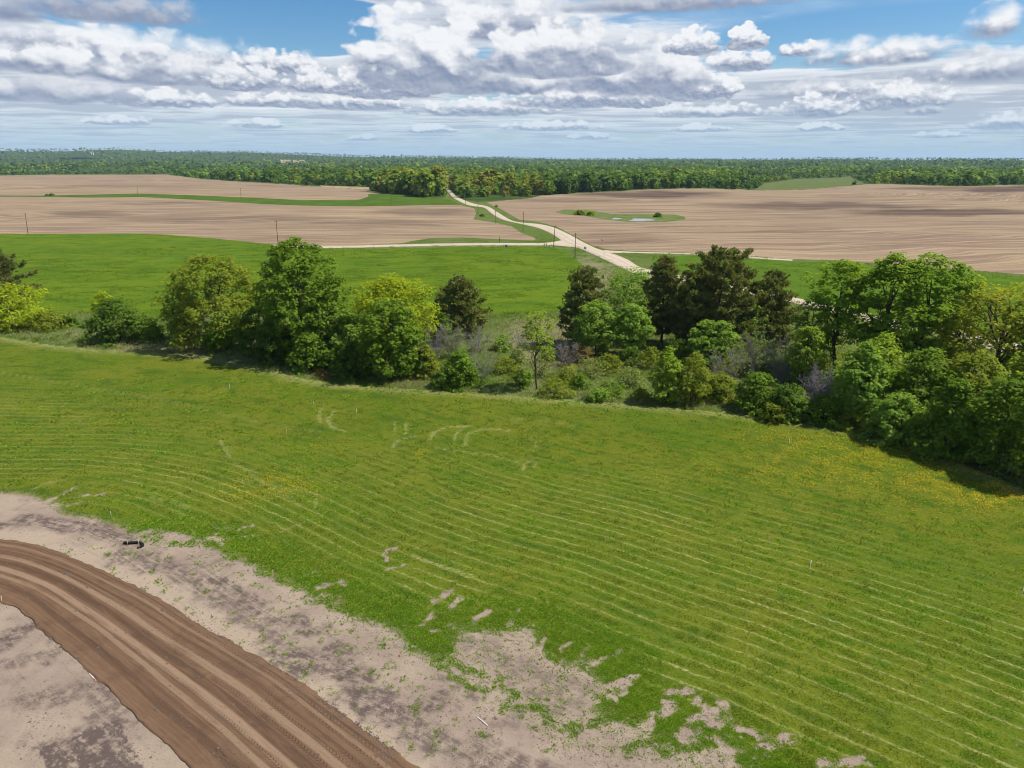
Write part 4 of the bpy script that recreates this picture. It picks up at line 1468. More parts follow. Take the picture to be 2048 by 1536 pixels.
# ------------------------------------------------------------------ the hedge line of trees and shrubs, one by one
def build_treeline():
    B, P, S = broadleaf, pine, bare_shrub
    # --- western end
    P("pine_tree", -8, 628, 496, 110, "dark pine rising behind the yellow-green tree at the photo's left edge", seed=1)
    B("broadleaf_tree", 22, 655, 562, 118, "yellow_green_leaves", "yellow-green round tree standing under the dark left pine", prof='round', cbase=0.05, n=170, seed=2, limbs=5, ls=0.34, hole=0.32)
    B("shrub", 100, 656, 618, 70, "olive_leaves", "low dark shrub spreading beside the left yellow-green tree", 'shrub', prof='dome', cbase=0.0, n=80, seed=3, stems=4, limbs=0, ls=0.28, rc=0.14, ragged=0.4)
    B("shrub", 136, 650, 626, 34, "deep_green_leaves", "small dark green bush at the end of the low left shrub row", 'shrub', prof='dome', cbase=0.0, n=40, seed=4, stems=3, limbs=0, ls=0.26, rc=0.18)
    B("broadleaf_tree", 236, 680, 590, 104, "deep_green_leaves", "dark green bushy tree standing alone with a yellow-green sprig on top", prof='dome', cbase=0.0, n=170, seed=5, stems=3, limbs=4, ls=0.34, rc=0.11, hole=0.26)
    B("broadleaf_tree", 214, 652, 580, 46, "yellow_green_leaves", "slim yellow-green sapling peeking over the lone dark bushy tree", prof='oval', cbase=0.2, n=50, seed=6, limbs=3, ls=0.3, rc=0.15)
    B("shrub", 298, 678, 624, 66, "maple_leaves", "low green shrub touching the lone dark bushy tree", 'shrub', prof='dome', cbase=0.0, n=90, seed=7, stems=4, limbs=0, ls=0.3, rc=0.15)
    # --- the left clump
    B("broadleaf_tree", 438, 692, 506, 168, "olive_leaves", "tall olive-green tree with a thin twiggy top left of the great maple", prof='egg', cbase=0.04, n=420, per=42, seed=8, limbs=12, ls=0.36, hole=0.37, rc=0.075, ragged=0.34)
    B("broadleaf_tree", 372, 680, 565, 72, "deep_green_leaves", "dark narrow tree pressed against the olive-green tree", prof='oval', cbase=0.02, n=110, seed=9, limbs=4, ls=0.34, rc=0.13)
    B("shrub", 455, 700, 628, 96, "maple_leaves", "green thicket shrub at the foot of the olive-green tree", 'shrub', prof='dome', cbase=0.0, n=120, seed=10, stems=4, limbs=0, ls=0.32, rc=0.12)
    B("shrub", 520, 706, 610, 80, "deep_green_leaves", "shaded dark shrub between the olive-green tree and the great maple", 'shrub', prof='dome', cbase=0.0, n=120, seed=11, stems=4, limbs=0, ls=0.32, rc=0.13)
    B("broadleaf_tree", 612, 716, 472, 172, "maple_leaves", "tallest dense green maple with a smooth rounded top", prof='egg', cbase=0.03, n=480, per=46, seed=12, limbs=9, ls=0.38, hole=0.24, rc=0.068, ragged=0.16)
    B("broadleaf_tree", 655, 722, 570, 120, "maple_leaves", "mid-sized green tree leaning out from the foot of the great maple", prof='oval', cbase=0.03, n=180, seed=13, limbs=5, ls=0.36, rc=0.10)
    B("broadleaf_tree", 556, 720, 636, 90, "deep_green_leaves", "short dark tree in front of the great maple", prof='dome', cbase=0.0, n=110, seed=14, stems=3, limbs=3, ls=0.33, rc=0.13)
    B("shrub", 628, 738, 660, 96, "maple_leaves", "green shrub mounding in front of the great maple", 'shrub', prof='dome', cbase=0.0, n=130, seed=15, stems=4, limbs=0, ls=0.32, rc=0.12)
    B("broadleaf_tree", 788, 715, 546, 180, "yellow_green_leaves", "broad bright yellow-green tree in the middle of the left clump", prof='round', cbase=0.08, n=430, per=42, seed=16, limbs=13, ls=0.34, hole=0.35, rc=0.072)
    B("broadleaf_tree", 702, 735, 612, 86, "light_green_leaves", "slim lighter green tree between the maple and the yellow-green tree", prof='oval', cbase=0.04, n=140, seed=17, limbs=4, ls=0.33, rc=0.11)
    B("broadleaf_tree", 786, 752, 598, 136, "maple_leaves", "full mid-green tree in front of the bright yellow-green tree", prof='egg', cbase=0.02, n=290, per=46, seed=18, limbs=6, ls=0.36, hole=0.24, rc=0.085, ragged=0.2)
    B("shrub", 700, 752, 680, 84, "deep_green_leaves", "dark shrub at the shaded foot of the left clump", 'shrub', prof='dome', cbase=0.0, n=110, seed=19, stems=4, limbs=0, ls=0.32, rc=0.13)
    B("shrub", 655, 752, 736, 62, "rust_leaves", "rusty brown low brush at the mown edge below the great maple", 'shrub', prof='dome', cbase=0.0, n=60, seed=20, stems=4, limbs=0, ls=0.22, rc=0.14)
    B("shrub", 838, 752, 700, 50, "deep_green_leaves", "small dark bush beside the full mid-green tree", 'shrub', prof='dome', cbase=0.0, n=70, seed=21, stems=3, limbs=0, ls=0.3, rc=0.15)
    P("pine_tree", 921, 672, 556, 92, "lone dark pine standing on the meadow side of the gap", seed=22, cbase=0.06, shape=0.75)
    B("shrub", 884, 690, 624, 52, "deep_green_leaves", "dark bush tucked against the lone pine", 'shrub', prof='oval', cbase=0.0, n=80, seed=23, stems=3, limbs=0, ls=0.3, rc=0.15)
    S("bare_shrub", 868, 720, 648, 74, "leafless grey-violet shrub beside the full mid-green tree", seed=24, stems=18)
    S("bare_shrub", 905, 716, 640, 60, "grey shrub flecked with pale new leaves below the lone pine", seed=25, leaf="grey_green_leaves", nleaf=220, stems=14)
    S("bare_shrub", 955, 704, 652, 64, "bare dull mauve shrub at the foot of the lone pine", seed=26, stems=14)
    B("shrub", 852, 752, 690, 62, "olive_leaves", "olive shrub under the leafless grey-violet shrub", 'shrub', prof='dome', cbase=0.0, n=90, seed=27, stems=4, limbs=0, ls=0.28, rc=0.14)
    B("shrub", 918, 772, 700, 84, "maple_leaves", "round green shrub at the mown edge beside the gap", 'shrub', prof='dome', cbase=0.0, n=150, seed=28, stems=4, limbs=0, ls=0.28, rc=0.12)
    S("bare_shrub", 962, 760, 682, 56, "dark twiggy shrub with few leaves next to the round edge shrub", seed=29, leaf="deep_green_leaves", nleaf=160, stems=14)
    B("shrub", 873, 775, 742, 28, "light_green_leaves", "tiny fresh green bush alone on the mown edge", 'shrub', prof='dome', cbase=0.0, n=40, seed=30, stems=3, limbs=0, ls=0.22, rc=0.18)
    # --- the gap
    B("broadleaf_tree", 1074, 778, 614, 74, "fresh_green_leaves", "slender young tree with a thin trunk standing alone in the gap", prof='round', cbase=0.50, n=80, per=24, seed=31, limbs=10, ls=0.26, hole=0.40, rc=0.13, rtrunk=0.012)
    B("shrub", 1082, 752, 690, 60, "grey_green_leaves", "wispy pale green shrub around the slender young tree's trunk", 'shrub', prof='oval', cbase=0.0, n=55, per=14, seed=32, stems=4, limbs=0, ls=0.22, hole=0.4, rc=0.15)
    B("shrub", 1110, 790, 752, 80, "olive_leaves", "low olive brush at the foot of the slender young tree", 'shrub', prof='dome', cbase=0.0, n=70, per=22, seed=33, stems=4, limbs=0, ls=0.22, rc=0.13)
    S("bare_shrub", 1132, 732, 680, 60, "dry brown brush in the gap below the light green trees", seed=34, stems=16, leaf="rust_leaves", nleaf=60)
    S("bare_shrub", 1048, 700, 660, 50, "thin dry brush in the gap behind the slender young tree", seed=35, stems=12, leaf="grey_green_leaves", nleaf=80)
    B("shrub", 1160, 775, 745, 50, "maple_leaves", "low green bush in the weeds of the gap", 'shrub', prof='dome', cbase=0.0, n=50, per=26, seed=36, stems=3, limbs=0, ls=0.22, rc=0.16)
    B("shrub", 1178, 748, 712, 90, "grey_green_leaves", "wide pale weedy thicket in front of the lower light green tree", 'shrub', prof='dome', cbase=0.0, n=80, per=18, seed=37, stems=5, limbs=0, ls=0.22, rc=0.12)
    B("shrub", 1205, 700, 672, 36, "light_green_leaves", "little light green bush below the lower light green tree", 'shrub', prof='dome', cbase=0.0, n=50, per=26, seed=38, stems=3, limbs=0, ls=0.22, rc=0.16)
    B("shrub", 1225, 790, 755, 60, "maple_leaves", "sprawling green weeds bush near the mown edge of the gap", 'shrub', prof='dome', cbase=0.0, n=50, per=20, seed=39, stems=3, limbs=0, ls=0.2, rc=0.14)
    B("shrub", 1010, 745, 712, 54, "olive_leaves", "low olive weed shrub beside the round edge shrub, towards the gap", 'shrub', prof='dome', cbase=0.0, n=64, per=26, seed=200, stems=4, limbs=0, ls=0.21, rc=0.13, ragged=0.4)
    B("shrub", 1035, 725, 694, 46, "grey_green_leaves", "pale weedy shrub behind the slender young tree's shadow", 'shrub', prof='dome', cbase=0.0, n=64, per=26, seed=201, stems=4, limbs=0, ls=0.21, rc=0.13, ragged=0.4)
    B("shrub", 1005, 700, 668, 44, "light_green_leaves", "light green brush patch where the gap opens to the meadow", 'shrub', prof='dome', cbase=0.0, n=64, per=26, seed=202, stems=4, limbs=0, ls=0.21, rc=0.13, ragged=0.4)
    B("shrub", 1045, 770, 738, 50, "maple_leaves", "dark-footed green bush just left of the slender young tree", 'shrub', prof='dome', cbase=0.0, n=64, per=26, seed=203, stems=4, limbs=0, ls=0.21, rc=0.13, ragged=0.4)
    B("shrub", 1135, 765, 728, 62, "olive_leaves", "olive brush halfway across the gap", 'shrub', prof='dome', cbase=0.0, n=64, per=26, seed=204, stems=4, limbs=0, ls=0.21, rc=0.13, ragged=0.4)
    B("shrub", 1165, 725, 690, 50, "rust_leaves", "brownish dry bush under the domed light tree", 'shrub', prof='dome', cbase=0.0, n=64, per=26, seed=205, stems=4, limbs=0, ls=0.21, rc=0.13, ragged=0.4)
    B("shrub", 1215, 740, 704, 64, "olive_leaves", "olive weed thicket below the flat-topped light tree", 'shrub', prof='dome', cbase=0.0, n=64, per=26, seed=206, stems=4, limbs=0, ls=0.21, rc=0.13, ragged=0.4)
    B("shrub", 1255, 770, 728, 66, "grey_green_leaves", "grey-green weed thicket near the corner by the gap", 'shrub', prof='dome', cbase=0.0, n=64, per=26, seed=207, stems=4, limbs=0, ls=0.21, rc=0.13, ragged=0.4)
    B("shrub", 1262, 730, 690, 52, "deep_green_leaves", "dark bush in the pines' shade below the flat-topped tree", 'shrub', prof='dome', cbase=0.0, n=64, per=26, seed=208, stems=4, limbs=0, ls=0.21, rc=0.13, ragged=0.4)
    B("shrub", 1300, 735, 690, 60, "olive_leaves", "shaded olive shrub at the foot of the pines", 'shrub', prof='dome', cbase=0.0, n=64, per=26, seed=209, stems=4, limbs=0, ls=0.21, rc=0.13, ragged=0.4)
    B("shrub", 1345, 720, 672, 64, "deep_green_leaves", "dark undergrowth bush beneath the narrow pine", 'shrub', prof='dome', cbase=0.0, n=64, per=26, seed=210, stems=4, limbs=0, ls=0.21, rc=0.13, ragged=0.4)
    B("shrub", 1195, 800, 772, 56, "light_green_leaves", "flat light green weed bush at the gap's mown edge", 'shrub', prof='dome', cbase=0.0, n=64, per=26, seed=211, stems=4, limbs=0, ls=0.21, rc=0.13, ragged=0.4)
    B("shrub", 1095, 720, 690, 40, "fresh_green_leaves", "yellowish brush right of the slender young tree", 'shrub', prof='dome', cbase=0.0, n=64, per=26, seed=212, stems=4, limbs=0, ls=0.21, rc=0.13, ragged=0.4)
    B("shrub", 1280, 800, 772, 44, "olive_leaves", "low brush at the mown edge before the upright shrub tree", 'shrub', prof='dome', cbase=0.0, n=64, per=26, seed=213, stems=4, limbs=0, ls=0.21, rc=0.13, ragged=0.4)
    B("shrub", 1470, 730, 672, 56, "olive_leaves", "olive shrub below the small light green tree", 'shrub', prof='dome', cbase=0.0, n=64, per=26, seed=214, stems=4, limbs=0, ls=0.21, rc=0.13, ragged=0.4)
    B("shrub", 1535, 735, 672, 60, "fresh_green_leaves", "yellow-green shrub wedged behind the mauve-grey thicket", 'shrub', prof='dome', cbase=0.0, n=64, per=26, seed=215, stems=4, limbs=0, ls=0.21, rc=0.13, ragged=0.4)
    B("shrub", 1670, 790, 716, 70, "light_green_leaves", "light green shrub above the dead grey bush", 'shrub', prof='dome', cbase=0.0, n=64, per=26, seed=216, stems=4, limbs=0, ls=0.21, rc=0.13, ragged=0.4)
    B("shrub", 1660, 735, 664, 60, "olive_leaves", "olive sapling under the first right giant", 'shrub', prof='dome', cbase=0.0, n=64, per=26, seed=217, stems=4, limbs=0, ls=0.21, rc=0.13, ragged=0.4)
    # --- pines and light trees right of the gap
    P("pine_tree", 1163, 690, 532, 88, "dark pine at the gap's right side half hidden by light trees", seed=40, cbase=0.10)
    B("broadleaf_tree", 1258, 672, 530, 128, "light_green_leaves", "upper light green tree between two dark pines", prof='round', cbase=0.10, n=210, seed=41, limbs=6, ls=0.32, rc=0.10, hole=0.28)
    B("broadleaf_tree", 1190, 712, 600, 98, "light_green_leaves", "lower light green tree with a domed crown beside the gap", prof='round', cbase=0.22, n=170, seed=42, limbs=8, ls=0.30, rc=0.10, hole=0.30)
    B("broadleaf_tree", 1262, 714, 604, 92, "light_green_leaves", "light green flat-topped tree touching the domed one, pines behind", prof='round', cbase=0.20, n=170, seed=43, limbs=8, ls=0.30, rc=0.10, hole=0.30)
    P("pine_tree", 1322, 690, 514, 82, "narrow dark pine beside the upper light green tree", seed=44, cbase=0.15)
    P("pine_tree", 1432, 700, 500, 150, "largest broad dark pine in the right pine clump", seed=45, cbase=0.08, shape=0.6)
    P("pine_tree", 1382, 700, 545, 90, "dark pine pressed against the largest broad pine", seed=46, cbase=0.08)
    P("pine_tree", 1537, 690, 543, 88, "pointed dark pine standing at the right edge of the pine clump", seed=47, cbase=0.06, shape=0.85)
    B("broadleaf_tree", 1420, 730, 628, 108, "light_green_leaves", "bright light green tree with level sprays in front of the big pine", prof='dome', cbase=0.10, n=170, seed=48, limbs=6, ls=0.34, rc=0.11, squash=0.35)
    B("broadleaf_tree", 1490, 700, 598, 74, "light_green_leaves", "small light green tree between the big pine and the pointed pine", prof='oval', cbase=0.08, n=120, seed=49, limbs=4, ls=0.32, rc=0.13)
    # --- mixed shrubs
    B("broadleaf_tree", 1332, 805, 690, 66, "fresh_green_leaves", "upright yellow-green shrub tree at the corner by the gap", prof='oval', cbase=0.0, n=140, seed=50, stems=3, limbs=3, ls=0.26, rc=0.12)
    B("shrub", 1384, 806, 702, 76, "olive_leaves", "olive feathery shrub beside the upright yellow-green one", 'shrub', prof='oval', cbase=0.0, n=140, per=40, seed=51, stems=4, limbs=0, ls=0.22, rc=0.11)
    B("shrub", 1400, 790, 735, 50, "maple_leaves", "green shrub nestled under the olive feathery shrub", 'shrub', prof='oval', cbase=0.0, n=80, seed=52, stems=3, limbs=0, ls=0.26, rc=0.15)
    S("bare_shrub", 1448, 775, 690, 64, "half-leafed grey shrub with green sprigs behind the feathery shrubs", seed=53, leaf="olive_leaves", nleaf=220, stems=16)
    B("shrub", 1440, 800, 742, 70, "olive_leaves", "dull olive shrub at the mown edge right of the feathery shrubs", 'shrub', prof='dome', cbase=0.0, n=90, seed=54, stems=4, limbs=0, ls=0.24, rc=0.14)
    S("bare_shrub", 1508, 752, 660, 92, "pale grey-green haze of fine twigs and buds, wide and rounded", seed=55, leaf="grey_green_leaves", nleaf=500, stems=22)
    S("bare_shrub", 1560, 760, 670, 76, "tall leafless mauve-grey thicket under the pointed pine", seed=56, stems=24, leaf="grey_green_leaves", nleaf=60)
    B("broadleaf_tree", 1606, 768, 644, 74, "fresh_green_leaves", "yellow-green slender tree beside the mauve-grey thicket", prof='oval', cbase=0.10, n=130, seed=57, limbs=5, ls=0.28, rc=0.12, hole=0.34)
    B("shrub", 1510, 818, 742, 96, "maple_leaves", "dark shaded shrub below the pale twig haze", 'shrub', prof='dome', cbase=0.0, n=140, seed=58, stems=4, limbs=0, ls=0.27, rc=0.11)
    B("shrub", 1572, 832, 760, 90, "deep_green_leaves", "dark green shrub left of the dead grey bush", 'shrub', prof='dome', cbase=0.0, n=130, seed=59, stems=4, limbs=0, ls=0.27, rc=0.11)
    S("bare_shrub", 1636, 806, 734, 74, "dead grey bush with arching bare twigs", seed=60, stems=34, twigs=16, thick=1.3)
    B("shrub", 1645, 842, 786, 90, "maple_leaves", "low green shrub below the dead grey bush", 'shrub', prof='dome', cbase=0.0, n=110, seed=61, stems=4, limbs=0, ls=0.26, rc=0.12)
    B("shrub", 1545, 842, 806, 60, "olive_leaves", "low weedy bush at the mown edge below the dark shrubs", 'shrub', prof='dome', cbase=0.0, n=60, seed=62, stems=3, limbs=0, ls=0.22, rc=0.15)
    # --- the tall right trees
    B("broadleaf_tree", 1668, 748, 512, 126, "giant_leaves", "tall airy green tree with drooping sprays, first of the right giants", prof='vase', cbase=0.20, n=234, per=38, seed=63, limbs=14, ls=0.34, hole=0.54, rc=0.10, squash=0.4, ragged=0.35, lean=-0.1)
    B("broadleaf_tree", 1752, 768, 500, 136, "giant_leaves", "tallest of the right giants with dark trunk showing through", prof='oval', cbase=0.22, n=299, per=40, seed=64, limbs=14, ls=0.36, hole=0.54, rc=0.085, squash=0.45)
    B("broadleaf_tree", 1826, 770, 502, 124, "giant_leaves", "tall green tree leaning over the road, last of the right giants", prof='vase', cbase=0.22, n=252, per=40, seed=65, limbs=13, ls=0.36, hole=0.54, rc=0.09, squash=0.45)
    B("broadleaf_tree", 1612, 735, 585, 80, "maple_leaves", "smaller airy green tree under the first right giant", prof='oval', cbase=0.3, n=110, per=30, seed=66, limbs=6, ls=0.3, hole=0.40, rc=0.12)
    B("broadleaf_tree", 1868, 745, 596, 76, "fresh_green_leaves", "feathery pale green tree between the giants and the amber tree", prof='round', cbase=0.25, n=130, per=44, seed=67, limbs=6, ls=0.22, rc=0.11)
    B("broadleaf_tree", 1982, 780, 552, 196, "amber_leaves", "wide amber-tinged tree with dark crooked limbs", prof='round', cbase=0.20, n=240, per=36, seed=68, limbs=18, ls=0.34, hole=0.56, rc=0.075, rtrunk=0.026)
    B("broadleaf_tree", 1905, 765, 580, 90, "olive_leaves", "olive tree filling the space beside the amber-tinged tree", prof='oval', cbase=0.2, n=140, per=34, seed=69, limbs=7, ls=0.3, hole=0.38, rc=0.11)
    B("broadleaf_tree", 2090, 800, 560, 150, "olive_leaves", "olive tree cut by the photo's right edge behind the shrubs", prof='round', cbase=0.15, n=200, seed=70, limbs=7, ls=0.36, hole=0.33, rc=0.09)
    B("broadleaf_tree", 1712, 842, 680, 100, "light_green_leaves", "leafy light green tree standing before the right giants", prof='oval', cbase=0.02, n=240, seed=71, limbs=5, ls=0.30, rc=0.095, hole=0.28)
    B("broadleaf_tree", 1745, 820, 660, 120, "fresh_green_leaves", "yellowish green tree under the middle right giant", prof='oval', cbase=0.05, n=200, seed=72, limbs=5, ls=0.32, rc=0.11)
    B("broadleaf_tree", 1835, 850, 690, 130, "maple_leaves", "mid-green understorey tree beneath the last giant", prof='oval', cbase=0.03, n=220, seed=73, limbs=5, ls=0.32, rc=0.10)
    B("broadleaf_tree", 1925, 860, 690, 120, "olive_leaves", "olive understorey tree below the amber-tinged tree", prof='oval', cbase=0.03, n=200, seed=74, limbs=5, ls=0.32, rc=0.11)
    B("broadleaf_tree", 2030, 850, 690, 90, "fresh_green_leaves", "bright green tree under the amber one at the photo's edge", prof='oval', cbase=0.05, n=170, seed=75, limbs=5, ls=0.32, rc=0.11)
    B("shrub", 1788, 880, 782, 108, "light_green_leaves", "pale-tipped shrub with upright shoots at the mown edge", 'shrub', prof='dome', cbase=0.0, n=170, seed=76, stems=6, limbs=0, ls=0.26, rc=0.11, ragged=0.45)
    B("broadleaf_tree", 1888, 905, 748, 118, "maple_leaves", "conical green tree at the mown edge", prof='cone', cbase=0.0, n=260, seed=77, limbs=5, ls=0.28, rc=0.095, hole=0.28)
    B("broadleaf_tree", 1990, 930, 745, 130, "maple_leaves", "tall shaded dark green tree beside the conical one", prof='oval', cbase=0.0, n=280, seed=78, limbs=5, ls=0.28, rc=0.095, hole=0.28)
    B("broadleaf_tree", 2085, 960, 720, 150, "fresh_green_leaves", "green tree half out of the photo above the dandelions", prof='oval', cbase=0.0, n=260, seed=79, limbs=5, ls=0.32, rc=0.10, hole=0.28)
    B("shrub", 1705, 856, 812, 60, "olive_leaves", "low olive brush below the leafy light green tree", 'shrub', prof='dome', cbase=0.0, n=60, seed=80, stems=3, limbs=0, ls=0.22, rc=0.15)
    B("shrub", 1945, 915, 858, 70, "grey_green_leaves", "small grey-green bush between the conical and the shaded tree", 'shrub', prof='dome', cbase=0.0, n=70, per=30, seed=81, stems=4, limbs=0, ls=0.2, rc=0.14)
    B("shrub", 2020, 950, 880, 70, "grey_green_leaves", "pale bush in the shade at the foot of the shaded dark tree", 'shrub', prof='oval', cbase=0.0, n=70, per=30, seed=82, stems=4, limbs=0, ls=0.2, rc=0.14)
    B("shrub", 1855, 884, 846, 30, "light_green_leaves", "thin light green sprig at the mown edge before the conical tree", 'shrub', prof='oval', cbase=0.0, n=30, per=20, seed=83, stems=3, limbs=0, ls=0.18, rc=0.18)
    # little bushes on the road verge
    B("shrub", 965, 433, 428, 10, "deep_green_leaves", "small dark bush on the verge inside the road's bend", 'shrub', prof='dome', cbase=0.0, n=30, per=12, seed=84, stems=3, limbs=0, ls=0.7, rc=0.2)
    B("shrub", 993, 414, 409, 6, "maple_leaves", "small green bush on the far verge opposite the pole", 'shrub', prof='dome', cbase=0.0, n=20, per=12, seed=85, stems=3, limbs=0, ls=0.7, rc=0.2)
    B("shrub", 1160, 430, 419, 26, "olive_leaves", "yellow-green marsh shrub at the left end of the wet hollow", 'shrub', prof='dome', cbase=0.0, n=40, per=14, seed=86, stems=3, limbs=0, ls=0.9, rc=0.2)
    B("shrub", 1182, 431, 420, 18, "fresh_green_leaves", "greener marsh shrub next to the yellow-green one", 'shrub', prof='dome', cbase=0.0, n=30, per=14, seed=87, stems=3, limbs=0, ls=0.9, rc=0.2)
    B("shrub", 1316, 434, 425, 20, "deep_green_leaves", "dark marsh shrub beyond the pond", 'shrub', prof='dome', cbase=0.0, n=30, per=14, seed=88, stems=3, limbs=0, ls=0.9, rc=0.2)
    B("shrub", 104, 391, 386, 7, "maple_leaves", "small bush with a yellow sheen on the green strip between the far fields", 'shrub', prof='dome', cbase=0.0, n=20, per=12, seed=89, stems=3, limbs=0, ls=1.0, rc=0.22)
    B("shrub", 94, 391.5, 388, 6, "deep_green_leaves", "lower dark bush on the green strip between the far fields", 'shrub', prof='dome', cbase=0.0, n=20, per=12, seed=90, stems=3, limbs=0, ls=1.0, rc=0.22)


build_treeline()

# ------------------------------------------------------------------ the far woods
def low_tree(rng, H, W, nclump, per, leaf, base=0.12, prof='oval'):
    """crown for a tree seen from far away: fewer, larger leaf sprays"""
    C = crown_clumps(rng, H * 0.96, W * 0.9, base, nclump, prof, 0.22, int(rng.randint(1000)), 0.25)
    V, F, t = foliage(rng, C, H, W, W * 0.17, per, leaf, squash=0.75, up=0.55, outw=1.5, aspect=0.9)
    return V, F, t


FAR_KINDS = [  # leaf material, hue word
    ("maple_leaves", "mid green"), ("deep_green_leaves", "dark green"), ("light_green_leaves", "light green"), ("yellow_green_leaves", "yellow-green"),
    ("olive_leaves", "olive"), ("amber_leaves", "amber-tinged"), ("fresh_green_leaves", "fresh green")]


FAR_LEAF_SHADED = {}  # leaf colours darkened to carry the far canopy's unresolved self-shadow


def build_woods():
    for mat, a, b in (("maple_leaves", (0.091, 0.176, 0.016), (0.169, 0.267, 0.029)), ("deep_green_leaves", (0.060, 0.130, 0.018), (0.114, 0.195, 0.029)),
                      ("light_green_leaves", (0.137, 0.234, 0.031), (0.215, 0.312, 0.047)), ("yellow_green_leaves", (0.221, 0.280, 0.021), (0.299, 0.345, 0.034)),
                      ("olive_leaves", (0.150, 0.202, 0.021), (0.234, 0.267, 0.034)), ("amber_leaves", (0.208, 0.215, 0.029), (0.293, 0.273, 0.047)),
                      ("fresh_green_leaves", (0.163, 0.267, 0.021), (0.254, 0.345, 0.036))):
        FAR_LEAF_SHADED[mat] = material("shaded_wood_" + mat, m_leaf(a, b, 0.3))

    rng = RS(5)
    # meshes shared by the trees of one look
    protos = []
    for k, (mat, hue) in enumerate(FAR_KINDS):
        for v in range(2):
            H, W = 17.0, (15.5 if v == 0 else 13.0)
            V, F, t = low_tree(RS(900 + k * 7 + v), H, W, 60, 7, 2.3, 0.04, 'oval' if v == 0 else 'round')
            crown = mesh_np("crown", V, F, FAR_LEAF_SHADED[mat], dict(tint=t))
            tr = tube(np.array([[0, 0, -1], [0.1, 0, 6], [0, 0.1, 12]]), np.array([0.32, 0.24, 0.1]), 5)
            protos.append((crown, mesh_np("trunk", *tr, BARK), k))

    # candidate places
    P = []
    def scatter(d0, d1, sp0, spk):
        d = d0
        while d < d1:
            s = sp0 + spk * d
            n = int(1.62 * d / s)
            a = np.linspace(-0.81, 0.81, n) + rng.normal(size=n) * s / d * 0.33
            r = d + rng.normal(size=n) * s * 0.4
            P.append(np.stack([r * np.sin(a), r * np.cos(a)], 1))
            d += s * (1.0 + d / 1500.0)
    scatter(700, 9800, 7.5, 0.0046)
    Q = np.vstack(P)
    z = height(Q[:, 0], Q[:, 1])
    px, py = to_px(Q[:, 0], Q[:, 1], z)
    zn = zone_of(px, py)
    ok = (zn == Z_WOOD) & (py > 296)
    # keep the water, the road and some glades open
    D = np.hypot(Q[:, 0], Q[:, 1])
    ok &= ~((np.abs(px - 150) < 52) & (np.abs(py - 318.3) < 2.2) & (D > 2500))
    ok &= ~((np.abs(px - 790) < 26) & (np.abs(py - 343) < 1.6))
    ok &= fbm(Q[:, 0] / 190.0, Q[:, 1] / 190.0, 3, 2) > 0.33
    # the gravel road's cutting through the trees
    ok &= ~((px > 884) & (px < 908) & (py > 372) & (py < 396))
    Q, z, px, py, D = Q[ok], z[ok], px[ok], py[ok], D[ok]
    # hedge of low growth along the edges is smaller
    order = np.argsort(D)
    Q, z, px, py, D = (v[order] for v in (Q, z, px, py, D))
    mix = 0.5 + (fbm(Q[:, 0] / 90.0, Q[:, 1] / 90.0, 61, 2) - 0.5) * 1.7 + rng.normal(size=len(Q)) * 0.12
    infr = (px > -60) & (px < 2110)
    kind = np.digitize(mix, [0.42, 0.54, 0.62, 0.72, 0.82, 0.89])
    lut = np.array([1, 1, 0, 0, 2, 4, 6])
    kind = lut[kind]
    hue_r = rng.uniform(size=len(Q))
    # around the road the woods are younger and yellower
    yg = (px > 690) & (px < 1090) & (D < 1250)
    kind = np.where(yg & (hue_r < 0.65), np.where(hue_r < 0.12, 3, np.where(hue_r < 0.30, 5, np.where(hue_r < 0.5, 2, 4))), kind)
    size = np.clip(rng.normal(1.0, 0.22, len(Q)), 0.5, 1.5) * (0.62 + 0.80 * fbm(Q[:, 0] / 120.0, Q[:, 1] / 120.0, 29, 2))
    size *= np.where((px > 1490) & (px < 1760) & (py > 350), 0.55, 1.0)
    size *= np.where((px > 905) & (px < 1060) & (py > 388), 0.62, 1.0)
    size *= np.where((px > 780) & (px < 890) & (D < 1200), 1.18, 1.0)
    size *= np.where((px < 250) & (py > 344), 0.72, 1.0)
    names = []
    placed = 0
    far_idx = []
    edge = {0: "in the wood beyond the left ploughed field", 1: "in the grove beside the gravel road", 2: "in the belt of trees beyond the right ploughed field", 3: "in the scrubby trees by the grassy clearing"}
    for i in range(len(Q)):
        if not infr[i] or placed >= 296 or D[i] > 2600:
            far_idx.append(i)
            continue
        k = kind[i]
        var = int(rng.randint(2))
        crown, trunk, _ = protos[k * 2 + var]
        t = empty("broadleaf_tree", (Q[i, 0], Q[i, 1], z[i] - 0.3), rng.uniform(0, 6.283))
        s = size[i]
        t.scale = (s * rng.uniform(0.85, 1.15), s * rng.uniform(0.85, 1.15), s)
        e = 0 if px[i] < 770 else (1 if px[i] < 1075 else (3 if 1480 < px[i] < 1770 else 2))
        lab = FAR_KINDS[k][1] + " round-headed tree " + edge[e]
        tag(t, lab, 'tree', lab.replace("tree", "trees"))
        link("crown", crown, t)
        link("trunk", trunk, t)
        placed += 1
    # the rest of the woods reads as one mass
    far_idx = np.array(far_idx)
    packs = {}
    for i in far_idx:
        lev = 0 if D[i] < 1700 else (1 if D[i] < 3600 else 2)
        packs.setdefault((lev, int(kind[i])), []).append(i)
    lowp = {}
    for lev, (nc, per, lf) in enumerate(((14, 4, 4.4), (6, 3, 6.4), (3, 3, 8.5))):
        for v in range(3):
            lowp[(lev, v)] = low_tree(RS(70 + lev * 5 + v), 16.5, 15.5, nc, per, lf, 0.05)
